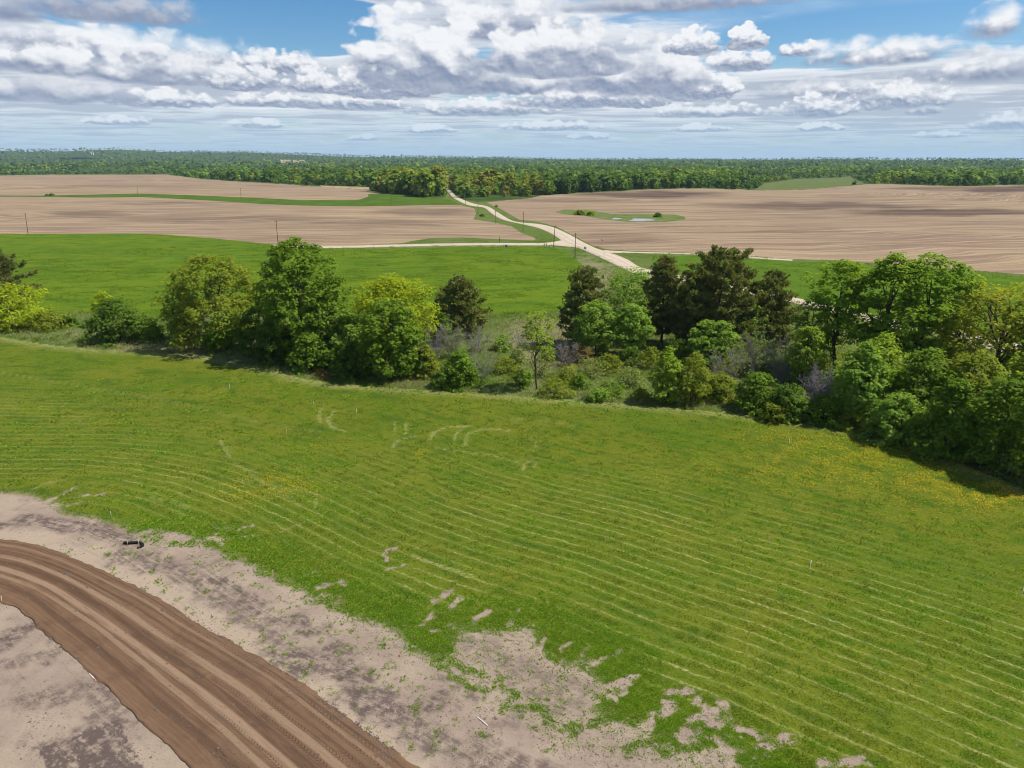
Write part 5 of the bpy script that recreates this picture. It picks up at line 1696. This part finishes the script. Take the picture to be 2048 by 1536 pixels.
    for k, (mat, hue) in enumerate(FAR_KINDS):
        vs, fs, ts, base = [], [], [], 0
        for lev in range(3):
            for i in packs.get((lev, k), []):
                V, F, t = lowp[(lev, int(rng.randint(3)))]
                a = rng.uniform(0, 6.283)
                s = size[i] * (1.0 + 0.25 * (lev == 2))
                c, sn = math.cos(a) * s, math.sin(a) * s
                W = np.empty_like(V)
                W[:, 0] = V[:, 0] * c - V[:, 1] * sn + Q[i, 0]
                W[:, 1] = V[:, 0] * sn + V[:, 1] * c + Q[i, 1]
                W[:, 2] = V[:, 2] * s + z[i] - 0.3
                vs.append(W)
                fs.append(F + base)
                ts.append(np.clip(t + rng.normal() * 0.2, 0, 1))
                base += len(V)
        if vs:
            o = link("distant_woods", mesh_np("distant_woods", np.vstack(vs), np.vstack(fs), FAR_LEAF_SHADED[mat], dict(tint=np.concatenate(ts))))
            tag(o, kind='stuff')
    print("woods:", len(Q), "single:", placed)


build_woods()

# ------------------------------------------------------------------ poles, signs, stakes, the sediment sock, the tower
def plain(name, col, rough=0.8, metal=0.0):
    def b(T, bs, out):
        n = T.noise(T.node('ShaderNodeTexCoord').outputs['Object'], 6.0, 4, 0.6)
        T.put(bs.inputs['Base Color'], T.mix(n, tuple(c * 0.8 for c in col), tuple(min(1, c * 1.2) for c in col)))
        bs.inputs['Metallic'].default_value = metal
    return material(name, b, rough)


def box(x0, x1, y0, y1, z0, z1):
    V = np.array([[x, y, z] for z in (z0, z1) for y in (y0, y1) for x in (x0, x1)], float)
    F = np.array([[0, 2, 3, 1], [4, 5, 7, 6], [0, 1, 5, 4], [2, 6, 7, 3], [0, 4, 6, 2], [1, 3, 7, 5]])
    return V, F


def build_things():
    pole_m = plain("weathered_pole_wood", (0.085, 0.066, 0.052))
    steel = plain("galvanised_steel", (0.36, 0.37, 0.38), 0.5, 0.4)
    ceram = plain("grey_insulator", (0.30, 0.31, 0.32), 0.4)
    wood = plain("fresh_stake_wood", (0.52, 0.40, 0.26))
    white = plain("white_painted_wood", (0.74, 0.72, 0.68))
    red = plain("red_plastic_ribbon", (0.62, 0.06, 0.04), 0.6)
    pink = plain("pink_flagging", (0.75, 0.22, 0.10), 0.6)
    black = plain("black_sock_fabric", (0.018, 0.018, 0.019), 0.85)
    green = plain("dark_green_box_paint", (0.05, 0.06, 0.055), 0.5)
    blue = plain("blue_sign_face", (0.10, 0.19, 0.42), 0.5)
    grey = plain("grey_sign_back", (0.27, 0.28, 0.31), 0.5)

    def utility_pole(pb, pt, label, arm=True, r=0.17):
        p = place(*pb)
        H, _ = size_at(p, pt[1], 1, pb[1])
        ex = to_px(p[0], p[1], p[2] + H)[0]
        lean = (pt[0] - float(ex)) / (FPX / math.hypot(p[1], CAM_H))
        t = empty("utility_pole", p)
        tag(t, label, "utility pole", "utility poles along the roads and field edges")
        P = np.array([[0, 0, -0.6], [lean * 0.5, 0, H * 0.5], [lean, 0, H]])
        link("shaft", mesh_np("shaft", *tube(P, np.array([r, r * 0.85, r * 0.66]), 8), pole_m, smooth=True), t)
        if arm:
            ins = []
            link("crossarm", mesh_np("crossarm", *box(lean - 0.75, lean + 0.75, -0.25, -0.13, H - 0.75, H - 0.63), pole_m), t)
            for q in (-0.62, 0.62):
                link("insulator", mesh_np("insulator", *tube(np.array([[lean + q, -0.19, H - 0.63], [lean + q, -0.19, H - 0.52], [lean + q, -0.19, H - 0.40]]), np.array([0.04, 0.08, 0.05]), 6), ceram, smooth=True), t)
            link("insulator", mesh_np("insulator", *tube(np.array([[lean, 0, H], [lean, 0, H + 0.12], [lean, 0, H + 0.25]]), np.array([0.04, 0.08, 0.05]), 6), ceram, smooth=True), t)
        return t
    for pb, pt, lab in (
            ((56, 468), (50, 425), "leaning utility pole by the meadow's far edge, leftmost of all"),
            ((556, 487), (552, 440), "dark utility pole behind the great maple's top at the meadow edge"),
            ((275, 388), (274, 371), "distant utility pole on the green strip above the lone bushy tree"),
            ((482, 398), (481, 376), "distant utility pole on the green strip above the olive-green tree"),
            ((271, 349), (270, 335), "faint utility pole against the far left wood's edge"),
            ((782, 411), (782, 386), "pale utility pole on the green strip near the grove by the road"),
            ((956, 430), (956, 400), "utility pole on the verge inside the road's upper bend"),
            ((992, 447), (991, 421), "shorter utility pole beside the gravel road between two taller ones"),
            ((1046, 462), (1047, 424), "utility pole at the tip of the ploughed field by the road"),
            ((1107, 495), (1110, 450), "utility pole at the road junction next to the mailboxes"),
            ((1150, 517), (1151, 466), "nearest utility pole, on the verge below the road junction"),
            ((898, 397), (899, 387), "far utility pole where the road enters the trees"),
            ((851, 393), (851, 372), "far utility pole in front of the roadside grove"),
            ((931, 408), (931, 395), "small utility pole beside the road just before the grove")):
        utility_pole(pb, pt, lab)

    # sign posts
    def sign(pb, pt, label, face, w, kind='diamond', back=None):
        p = place(*pb)
        H, _ = size_at(p, pt[1], 1, pb[1])
        t = empty("road_sign", p)
        tag(t, label, "road sign")
        link("post", mesh_np("post", *box(-0.05, 0.05, -0.04, 0.04, -0.3, H), steel), t)
        V, F = box(-w / 2, w / 2, -0.075, -0.045, -w / 2, w / 2)
        if kind == 'diamond':
            c, s = math.cos(math.pi / 4), math.sin(math.pi / 4)
            V = np.stack([V[:, 0] * c - V[:, 2] * s, V[:, 1], V[:, 0] * s + V[:, 2] * c], 1)
        V[:, 2] += H - w * 0.55
        link("sign_panel", mesh_np("sign_panel", V, F, face), t)
    sign((1170, 511), (1170, 493), "grey backed diamond road sign on a post at the verge below the junction", grey, 1.0)
    sign((1013, 497), (1013, 489), "small blue square sign at the meadow edge by the side road", blue, 1.1, 'square')
    sign((1204, 491), (1205, 478), "thin sign post with a small dark plate at the right field's edge", grey, 0.7, 'square')

    # boxes on posts by the junction
    for px, lab in ((1088.5, "left of the two dark roadside mailboxes at the junction"), (1092.5, "right of the two dark roadside mailboxes at the junction")):
        p = place(px, 494)
        t = empty("mailbox", p)
        tag(t, lab, "mailbox", "mailboxes by the side road")
        link("post", mesh_np("post", *box(-0.07, 0.07, -0.07, 0.07, -0.2, 1.1), pole_m), t)
        k = np.linspace(0, math.pi, 7)
        prof = np.vstack([[[-0.22, 0.0]], np.stack([-0.22 * np.cos(k), 0.30 + 0.22 * np.sin(k)], 1), [[0.22, 0.0]]])
        n = len(prof)
        V = np.vstack([np.stack([prof[:, 0], np.full(n, yy), prof[:, 1] + 1.1], 1) for yy in (-0.35, 0.35)])
        F = [[i, (i + 1) % n, (i + 1) % n + n, i + n] for i in range(n)]
        link("box", mesh_np("box", V, np.array(F), green), t)
        cap = [[0, i, i + 1, i + 1] for i in range(1, n - 1)]
        link("door", mesh_np("door", np.stack([prof[:, 0], np.full(n, -0.352), prof[:, 1] + 1.1], 1), np.array([c[:3] for c in cap]), green), t)
    # meter post near the pines
    p = place(1463, 514)
    t = empty("meter_post", p)
    tag(t, "grey meter box on a short post at the field's edge behind the largest pine", "utility box")
    link("post", mesh_np("post", *box(-0.09, 0.09, -0.09, 0.09, -0.3, 2.3), pole_m), t)
    link("box", mesh_np("box", *box(-0.35, 0.35, -0.30, -0.10, 1.3, 2.2), steel), t)
    p = place(999, 484)
    t = empty("marker_post", p)
    tag(t, "short dark marker post in the grass wedge beside the side road", "post")
    link("post", mesh_np("post", *box(-0.12, 0.12, -0.12, 0.12, -0.3, 2.6), pole_m), t)
    link("cap", mesh_np("cap", *box(-0.15, 0.15, -0.15, 0.15, 2.6, 2.7), steel), t)

    # survey stakes standing in the hay
    def stake(pb, ht, label, mat, flag=None, group="survey stakes in the hay field", lean=0.0):
        p = place(*pb)
        t = empty("survey_stake", p, 0.4)
        tag(t, label, "stake", group)
        V, F = box(-0.026, 0.026, -0.018, 0.018, -0.15, ht)
        V[4:, 0] += lean
        V = np.vstack([V, [[lean, 0, ht + 0.05]]])
        link("lath", mesh_np("lath", V[:8], F, mat), t)
        if flag is not None:
            link("ribbon", mesh_np("ribbon", *box(lean - 0.045, lean + 0.045, -0.05, 0.05, ht - 0.16, ht - 0.05), flag), t)
    stake((574, 873), 1.2, "wooden survey stake standing in a dark clover patch of the hay field", wood, None)
    stake((714, 830), 1.1, "pale survey stake near the curved turning marks in the hay", white, None)
    stake((460, 780), 1.2, "white survey stake near the hedge below the great maple", white, None)
    stake((628, 811), 0.8, "short pale stake just left of the curved turning marks", white, None)
    stake((1578, 890), 1.1, "pale stake at the edge of the dandelions", white, None)
    stake((1538, 1085), 1.0, "orange-brown wooden stake in the right hay rows", wood, pink)
    stake((1620, 1138), 1.0, "pale stake standing below the orange-brown one", white, None)
    stake((2044, 1190), 1.2, "pale green stake at the photo's right edge", white, None)
    stake((223, 1035), 0.8, "thin wooden stake in the weeds above the black sock", wood, None)
    stake((547, 1156), 0.9, "wooden stake where the weeds meet the bare soil", wood, None)
    stake((4, 1208), 0.9, "wooden stake beside the dirt road at the photo's left edge", wood, None, lean=0.08)

    # sticks lying about
    def stick(a, b, r, label, mat, extra=None):
        A, B = place(*a), place(*b)
        c = (A + B) / 2
        t = empty("stick", c + np.array([0, 0, 0.03]))
        tag(t, label, "stick")
        d = B - A
        L = np.linalg.norm(d)
        P = np.array([-d / 2, d * 0.0, d / 2])
        P[:, 2] = 0.02
        link("shaft", mesh_np("shaft", *tube(P, np.full(3, r), 6), mat), t)
        if extra is not None:
            link("band", mesh_np("band", *tube(P[1:] * 0.3 + P[2] * 0.55, np.full(2, r * 1.15), 6), extra), t)
    stick((179, 1348), (192, 1362), 0.035, "white stake with a red band lying beside the dirt road", white, red)
    stick((955, 1435), (975, 1452), 0.04, "bleached bare stick lying on the pale soil", white)
    p = place(797, 1317)
    t = empty("marking_flag", p)
    tag(t, "tiny red marking flag on the pale soil", "flag")
    link("wire", mesh_np("wire", *tube(np.array([[0, 0, -0.05], [0, 0, 0.3]]), np.full(2, 0.008), 4), steel), t)
    link("flag", mesh_np("flag", *box(0, 0.16, -0.01, 0.01, 0.2, 0.32), red), t)

    # black sediment sock, bent like a hook, held by three stakes
    path = [(247, 1087.5), (258, 1088), (268, 1087.5), (277, 1087), (283, 1089), (285.5, 1092), (282, 1095), (275, 1097)]
    W = smooth_line(wline(path, 50)[:, :2], 30)
    Wz = height(W[:, 0], W[:, 1])
    c = np.array([W[:, 0].mean(), W[:, 1].mean(), Wz.mean()])
    t = empty("sediment_sock", c)
    tag(t, "black hook-shaped sediment sock staked down on the pale soil", "sediment sock")
    P = np.stack([W[:, 0], W[:, 1], Wz + 0.13], 1) - c
    rad = 0.165 * (1 + 0.10 * np.sin(np.arange(30) * 1.9)) * np.clip(np.minimum(np.arange(30), 29 - np.arange(30)) / 1.5 + 0.35, 0, 1)
    link("sock", mesh_np("sock", *tube(P, rad, 10), black, smooth=True), t)
    for i, ln in ((5, 0.07), (17, -0.07), (27, 0.10)):
        V, F = box(-0.03, 0.03, -0.02, 0.02, -0.1, 0.62)
        V[4:, 0] += ln
        V[4:, 1] += -0.05
        V = V + np.array([P[i, 0], P[i, 1] - 0.17, P[i, 2] - 0.1])
        link("stake", mesh_np("stake", V, F, wood), t)

    # the mast on the far ridge
    p = place(313, 305.5)
    D = math.hypot(p[0], p[1])
    H, _ = size_at(p, 291.5, 1, 305)
    t = empty("radio_mast", p)
    tag(t, "thin lattice radio mast far away on the left ridge", "mast")
    for k in range(3):
        a = 2.094 * k
        b = np.array([[math.cos(a) * 1.6, math.sin(a) * 1.6, -2], [math.cos(a) * 0.5, math.sin(a) * 0.5, H]])
        link("leg", mesh_np("leg", *tube(b, np.array([0.35, 0.22]), 4), steel), t)
    rings = []
    for h in np.linspace(4, H - 3, 12):
        f = 1.6 - 1.1 * h / H
        for k in range(3):
            a, b2 = 2.094 * k, 2.094 * (k + 1)
            rings.append(tube(np.array([[math.cos(a) * f, math.sin(a) * f, h], [math.cos(b2) * f, math.sin(b2) * f, h + 3]]), np.full(2, 0.14), 4))
    link("bracing", mesh_np("bracing", *join(rings), steel), t)

    # two pale silos and a roof among the far trees
    for px, lab in ((183, "left of two pale silos on the bank above the far lake"), (187, "right of two pale silos on the bank above the far lake")):
        p = place(px, 311)
        t = empty("silo", p)
        tag(t, lab, "silo", "silos above the lake")
        k = np.linspace(0, math.pi / 2, 5)
        link("body", mesh_np("body", *tube(np.array([[0, 0, -2], [0, 0, 14], [0, 0, 26.0]]), np.full(3, 3.4), 12), white, smooth=True), t)
        link("roof", mesh_np("roof", *tube(np.stack([0 * k, 0 * k, 26 + 3.0 * np.sin(k)], 1), 3.5 * np.cos(k) + 0.02, 12), steel, smooth=True), t)
    p = place(1452, 337)
    t = empty("farm_shed", p)
    tag(t, "blue-grey roofed farm shed among the trees beyond the right field", "shed")
    link("wall", mesh_np("wall", *box(-11, 11, -6, 6, -1, 9), white), t)
    V = np.array([[-11.6, -6.6, 9], [11.6, -6.6, 9], [11.6, 6.6, 9], [-11.6, 6.6, 9], [-11.6, 0, 12.5], [11.6, 0, 12.5]], float)
    link("roof", mesh_np("roof", V, np.array([[0, 1, 5, 4], [2, 3, 4, 5], [0, 4, 3, 3], [1, 2, 5, 5]])[:2], plain("blue_grey_roof", (0.30, 0.37, 0.45), 0.4)), t)


build_things()

# ------------------------------------------------------------------ tufts: what nobody could count
def tuft_mesh(rng, n, rad, hgt, lean, leaf_w):
    a = rng.uniform(0, 6.283, n)
    r = rad * np.sqrt(rng.uniform(0, 1, n))
    base = np.stack([np.cos(a) * r, np.sin(a) * r, np.zeros(n)], 1)
    d = unit(np.stack([np.cos(a) * lean, np.sin(a) * lean, np.ones(n)], 1) + rng.normal(size=(n, 3)) * 0.3)
    d[:, 2] = np.abs(d[:, 2])
    h = hgt * rng.uniform(0.6, 1.2, (n, 1))
    s = unit(np.cross(d, rng.normal(size=(n, 3))))
    V = np.empty((n, 4, 3))
    V[:, 0] = base - np.array([0, 0, 0.03])
    V[:, 1] = base + d * h * 0.55 + s * leaf_w
    V[:, 2] = base + d * h
    V[:, 3] = base + d * h * 0.55 - s * leaf_w
    return V.reshape(-1, 3)


def scatter_tufts(name, XY, scale, protos, mat, rng, tint):
    n = len(XY)
    if n == 0:
        return
    z = height(XY[:, 0], XY[:, 1])
    pick = rng.randint(0, len(protos), n)
    vs, ts = [], []
    for k, pr in enumerate(protos):
        m = pick == k
        c = int(m.sum())
        if not c:
            continue
        a = rng.uniform(0, 6.283, c)
        s = scale[m][:, None]
        ca, sa = np.cos(a)[:, None], np.sin(a)[:, None]
        W = np.empty((c, len(pr), 3))
        W[..., 0] = (pr[None, :, 0] * ca - pr[None, :, 1] * sa) * s + XY[m, 0][:, None]
        W[..., 1] = (pr[None, :, 0] * sa + pr[None, :, 1] * ca) * s + XY[m, 1][:, None]
        W[..., 2] = pr[None, :, 2] * s + z[m][:, None]
        vs.append(W.reshape(-1, 3))
        ts.append(np.repeat(tint[m], len(pr)))
    V = np.vstack(vs)
    tag(link(name, mesh_np(name, V, np.arange(len(V)).reshape(-1, 4), mat, dict(tint=np.concatenate(ts)))), kind='stuff')


def polar_points(rng, d0, d1, per_px, amax=0.72):
    """points whose density thins out with distance so that they stay equally dense in view"""
    n = int(per_px * (1 / d0 - 1 / d1) * 1e5)
    u = rng.uniform(1 / d1, 1 / d0, n)
    d = 1 / u
    # equal area per depression: dA ~ d^3 du
    a = rng.uniform(-amax, amax, n)
    return np.stack([d * np.sin(a), d * np.cos(a)], 1), d


def cover_at(XY, px, py):
    low = wline(HAY_LOW[1:-1], 8)
    dl = line_dist(XY[:, 0], XY[:, 1], low[:, :2])
    dl = np.where(inside(px, py, HAY), dl, -dl)
    cv = sstep(-1.2, 2.2, dl)
    w1 = (fbm(XY[:, 0] / 0.9, XY[:, 1] / 0.9, 301, 3) - 0.5) * 2.2
    w2 = (fbm(XY[:, 0] / 0.9, XY[:, 1] / 0.9, 333, 3) - 0.5) * 2.2
    brk = sstep(0.30, 0.62, fbm(XY[:, 0] / 0.7, XY[:, 1] / 0.7, 411, 4))
    for (pts, wd, amt) in HAY_PATCH:
        L = wline(pts, 8)
        q = line_dist(XY[:, 0] + w1 * wd, XY[:, 1] + w2 * wd, L[:, :2])
        cv = cv + amt * (1 - sstep(wd * 0.30, wd * 1.20, q)) * (0.45 + 0.9 * brk)
    return cv, dl


def build_grass():
    rng = RS(11)
    hay = [tuft_mesh(rng, 5, 0.20, 0.13, 1.1, 0.030) for _ in range(5)]
    weed = [tuft_mesh(rng, 8, 0.17, 0.12, 1.6, 0.055) for _ in range(5)]
    tall = [tuft_mesh(rng, 6, 0.22, 0.55, 0.55, 0.035) for _ in range(5)]

    # hay: shorter, finer
    XY, d = polar_points(rng, 40, 150, 55)
    px, py = to_px(XY[:, 0], XY[:, 1], height(XY[:, 0], XY[:, 1]))
    m = inside(px, py, HAY) & (px > -120) & (px < 2170) & (py < 1640)
    XY, d, px, py = XY[m], d[m], px[m], py[m]
    cv, dl = cover_at(XY, px, py)
    rd = line_dist(XY[:, 0], XY[:, 1], row_guide(), True)
    ph = np.abs((rd / ROW + 0.3 * (fbm(XY[:, 0] * 0.9, XY[:, 1] * 0.9, 4, 2) - 0.5)) % 1.0 - 0.5)
    m = (cv > 0.62) & (ph < 0.36) & (rng.uniform(size=len(cv)) < 0.25 + 0.75 * sstep(0.35, 0.6, fbm(XY[:, 0] / 1.7, XY[:, 1] / 1.7, 71, 3)))
    XY, d, rd = XY[m], d[m], rd[m]
    clover = fbm(rd / 1.6, (XY[:, 0] - XY[:, 1]) / 7.0, 5, 3)
    g = clover < 0.57
    s = np.clip(d / 62.0, 0.8, 2.0) * rng.uniform(0.6, 1.3, len(d))
    scatter_tufts("hay_grass", XY[g], s[g], hay, LEAF["grass_blades"], rng, rng.uniform(0, 1, g.sum()))
    scatter_tufts("clover", XY[~g], s[~g], weed, LEAF["weed_leaves"], rng, rng.uniform(0, 1, (~g).sum()))
    print("hay tufts", len(d))

    # weeds thinning out over the soil
    XY, d = polar_points(rng, 40, 85, 150)
    px, py = to_px(XY[:, 0], XY[:, 1], height(XY[:, 0], XY[:, 1]))
    m = (px > -120) & (px < 2170) & (py < 1640) & (py > 950)
    XY, d, px, py = XY[m], d[m], px[m], py[m]
    cv, dl = cover_at(XY, px, py)
    prob = sstep(0.10, 0.62, cv + (fbm(XY[:, 0] / 0.8, XY[:, 1] / 0.8, 19, 3) - 0.5) * 1.1) * (1 - sstep(1.5, 7.0, dl)) * (cv < 1.6)
    road = inside(px, py, TRACK_UP + TRACK_LO[::-1])
    m = (rng.uniform(size=len(cv)) < np.clip(prob * 0.75, 0, 0.6) + 0.022 * ((dl > -4) & (dl < 1)) + 0.05 * (inside(px, py, [(880, 1250), (1200, 1250), (1450, 1420), (1450, 1560), (1100, 1480), (900, 1380)]) & (cv < 0.5))) & ~road & (py < 1160 + 0.45 * px)
    XY, d = XY[m], d[m]
    scatter_tufts("weeds", XY, np.clip(d / 60.0, 0.7, 1.5) * rng.uniform(0.55, 1.35, len(d)), weed, LEAF["weed_leaves"], rng, rng.uniform(0, 1, len(d)))
    print("weeds", len(d))

    # clods, stones and straws lying on the bare soil
    XY, d = polar_points(rng, 38, 90, 100)
    px, py = to_px(XY[:, 0], XY[:, 1], height(XY[:, 0], XY[:, 1]))
    m = (px > -120) & (px < 1700) & (py < 1640) & (py > 950)
    XY, d, px, py = XY[m], d[m], px[m], py[m]
    cv, dl = cover_at(XY, px, py)
    road = inside(px, py, TRACK_UP + TRACK_LO[::-1])
    m = (cv < 0.5) & (rng.uniform(size=len(cv)) < np.where(road, np.where(line_dist(XY[:, 0], XY[:, 1], wline(TRACK_UP, 14)[:, :2]) < 0.9, 1.6, 0.35), 0.8) * sstep(0.35, 0.65, fbm(XY[:, 0] / 2.2, XY[:, 1] / 2.2, 55, 3)))
    XY, road = XY[m], road[m]
    n = len(XY)
    z = height(XY[:, 0], XY[:, 1]) + np.where(road, 0.15, 0.0)
    base = np.array([[-1, -0.8, -0.3], [1, -0.7, -0.3], [0.8, 1, -0.3], [-0.9, 0.8, -0.3], [0.1, 0.0, 0.8]])
    s = np.exp(rng.normal(math.log(0.030), 0.55, n))
    V = base[None] * rng.uniform(0.6, 1.4, (n, 5, 3)) * s[:, None, None]
    a = rng.uniform(0, 6.283, n)[:, None]
    W = np.stack([V[..., 0] * np.cos(a) - V[..., 1] * np.sin(a) + XY[:, 0][:, None], V[..., 0] * np.sin(a) + V[..., 1] * np.cos(a) + XY[:, 1][:, None], V[..., 2] + z[:, None]], -1)
    F = (np.arange(n)[:, None, None] * 5 + np.array([[0, 1, 4], [1, 2, 4], [2, 3, 4], [3, 0, 4]])[None]).reshape(-1, 3)

    def m_clod(T, bs, out):
        T.put(bs.inputs['Base Color'], T.mix(T.attr('tint'), (0.10, 0.075, 0.060), (0.30, 0.235, 0.185)))
    tag(link("soil_clods", mesh_np("soil_clods", W.reshape(-1, 3), F, material("clods", m_clod), dict(tint=np.repeat(np.where(road, 0.15, 1.0) * rng.uniform(0, 1, n) ** 1.5, 5)))), kind='stuff')
    print("clods", n)

    # tall rough grass under and between the trees
    XY, d = polar_points(rng, 60, 260, 125)
    px, py = to_px(XY[:, 0], XY[:, 1], height(XY[:, 0], XY[:, 1]))
    zn = zone_of(px, py)
    m = (zn == Z_ROUGH) & (px > -120) & (px < 2170) & (py > 500)
    XY, d, px, py = XY[m], d[m], px[m], py[m]
    m = rng.uniform(size=len(d)) < 0.25 + 0.75 * sstep(0.35, 0.6, fbm(XY[:, 0] / 4.0, XY[:, 1] / 4.0, 8, 3))
    XY, d, px, py = XY[m], d[m], px[m], py[m]
    w = fbm(XY[:, 0] / 9.0, XY[:, 1] / 9.0, 15, 3) + 0.5 * np.exp(-((px - 1110) / 110) ** 2 - ((py - 690) / 45) ** 2) + rng.normal(size=len(d)) * 0.1
    s = np.clip(d / 130.0, 0.7, 1.6) * rng.uniform(0.6, 1.3, len(d))
    g = w > 0.47
    scatter_tufts("dry_grass", XY[g], s[g], tall, LEAF["pale_grass"], rng, rng.uniform(0, 1, g.sum()))
    scatter_tufts("rough_grass", XY[~g], s[~g], tall, LEAF["grass_blades"], rng, rng.uniform(0, 1, (~g).sum()))
    print("rough", len(d))

    # coarse tussocks in the meadow beyond the trees
    XY, d = polar_points(rng, 150, 380, 190)
    px, py = to_px(XY[:, 0], XY[:, 1], height(XY[:, 0], XY[:, 1]))
    zn = zone_of(px, py)
    m = ((zn == Z_MEADOW) | (zn == Z_RGREEN) | ((zn == Z_ROUGH) & (py < 640))) & (px > -120) & (px < 2170)
    m &= rng.uniform(size=len(d)) < sstep(0.40, 0.62, fbm(XY[:, 0] / 11.0, XY[:, 1] / 6.0, 88, 4))
    XY, d = XY[m], d[m]
    scatter_tufts("meadow_grass", XY, np.clip(d / 100.0, 1.6, 3.4) * rng.uniform(0.6, 1.3, len(d)), hay, LEAF["meadow_blades"], rng, rng.uniform(0, 1, len(d)))
    print("meadow", len(d))

    # dandelions
    spots = [(1950, 955, 120, 32, 1.0), (2020, 985, 130, 30, 1.0), (1800, 915, 160, 30, 0.6), (1650, 905, 190, 40, 0.45), (1500, 945, 170, 30, 0.35), (1720, 960, 200, 30, 0.45), (1560, 880, 160, 25, 0.3), (1900, 1000, 180, 40, 0.25),
             (560, 970, 110, 38, 0.6), (480, 985, 70, 25, 0.4), (850, 905, 50, 14, 0.4), (640, 890, 90, 25, 0.2), (1050, 900, 140, 30, 0.2), (70, 615, 40, 5, 0.3)]
    pts = []
    for (xc, yc, rx, ry, am) in spots:
        n = int(am * rx * ry * 0.85)
        q = rng.normal(size=(n, 2)) * 0.62
        pts.append(np.stack([xc + q[:, 0] * rx, yc + q[:, 1] * ry], 1))
    pts = np.vstack(pts)
    W = ground_at(pts[:, 0], pts[:, 1])
    px, py = to_px(W[:, 0], W[:, 1], W[:, 2])
    m = (inside(px, py, HAY) | (py < 640)) & (fbm(W[:, 0] / 1.6, W[:, 1] / 1.6, 7, 3) > rng.uniform(0.35, 0.6, len(W)))
    W = W[m]
    C = W + np.array([0, 0, 0.13])
    D = np.linalg.norm(W[:, :2], axis=1)
    V, F = leaf_cards(C, np.tile([[0, -0.5, 1.0]], (len(C), 1)) + rng.normal(size=C.shape) * 0.2, np.clip(D / 1500.0, 0.05, 0.12) * rng.uniform(0.8, 1.3, len(C)), rng, 1.0, 0.1)
    tag(link("dandelions", mesh_np("dandelions", V, F, LEAF["dandelions"], dict(tint=rng.uniform(0, 1, len(V))))), kind='stuff')
    print("dandelions", len(W))


build_grass()

# ------------------------------------------------------------------ the air
def build_haze():
    m = bpy.data.materials.new("haze_air")
    m.use_nodes = True
    T = NT(m.node_tree)
    T.n.clear()
    out = T.node('ShaderNodeOutputMaterial')
    v = T.node('ShaderNodeVolumePrincipled')
    v.inputs['Color'].default_value = (0.55, 0.76, 1.0, 1)
    v.inputs['Density'].default_value = HAZE
    v.inputs['Anisotropy'].default_value = 0.0
    T.l.new(v.outputs[0], out.inputs['Volume'])
    s = 16000.0
    V, F = box(-s, s, -s, s, -12.0, 190.0)
    tag(link("haze", mesh_np("haze", V, F, m)), kind='stuff')


HAZE = 3.5e-5
build_haze()
cnt = {}
for o in SC.objects:
    if o.type == 'MESH':
        k = o.name.split('.')[0]
        cnt[k] = cnt.get(k, 0) + len(o.data.loops) - 2 * len(o.data.polygons)
print("triangles", sum(cnt.values()), sorted(cnt.items(), key=lambda v: -v[1])[:14])
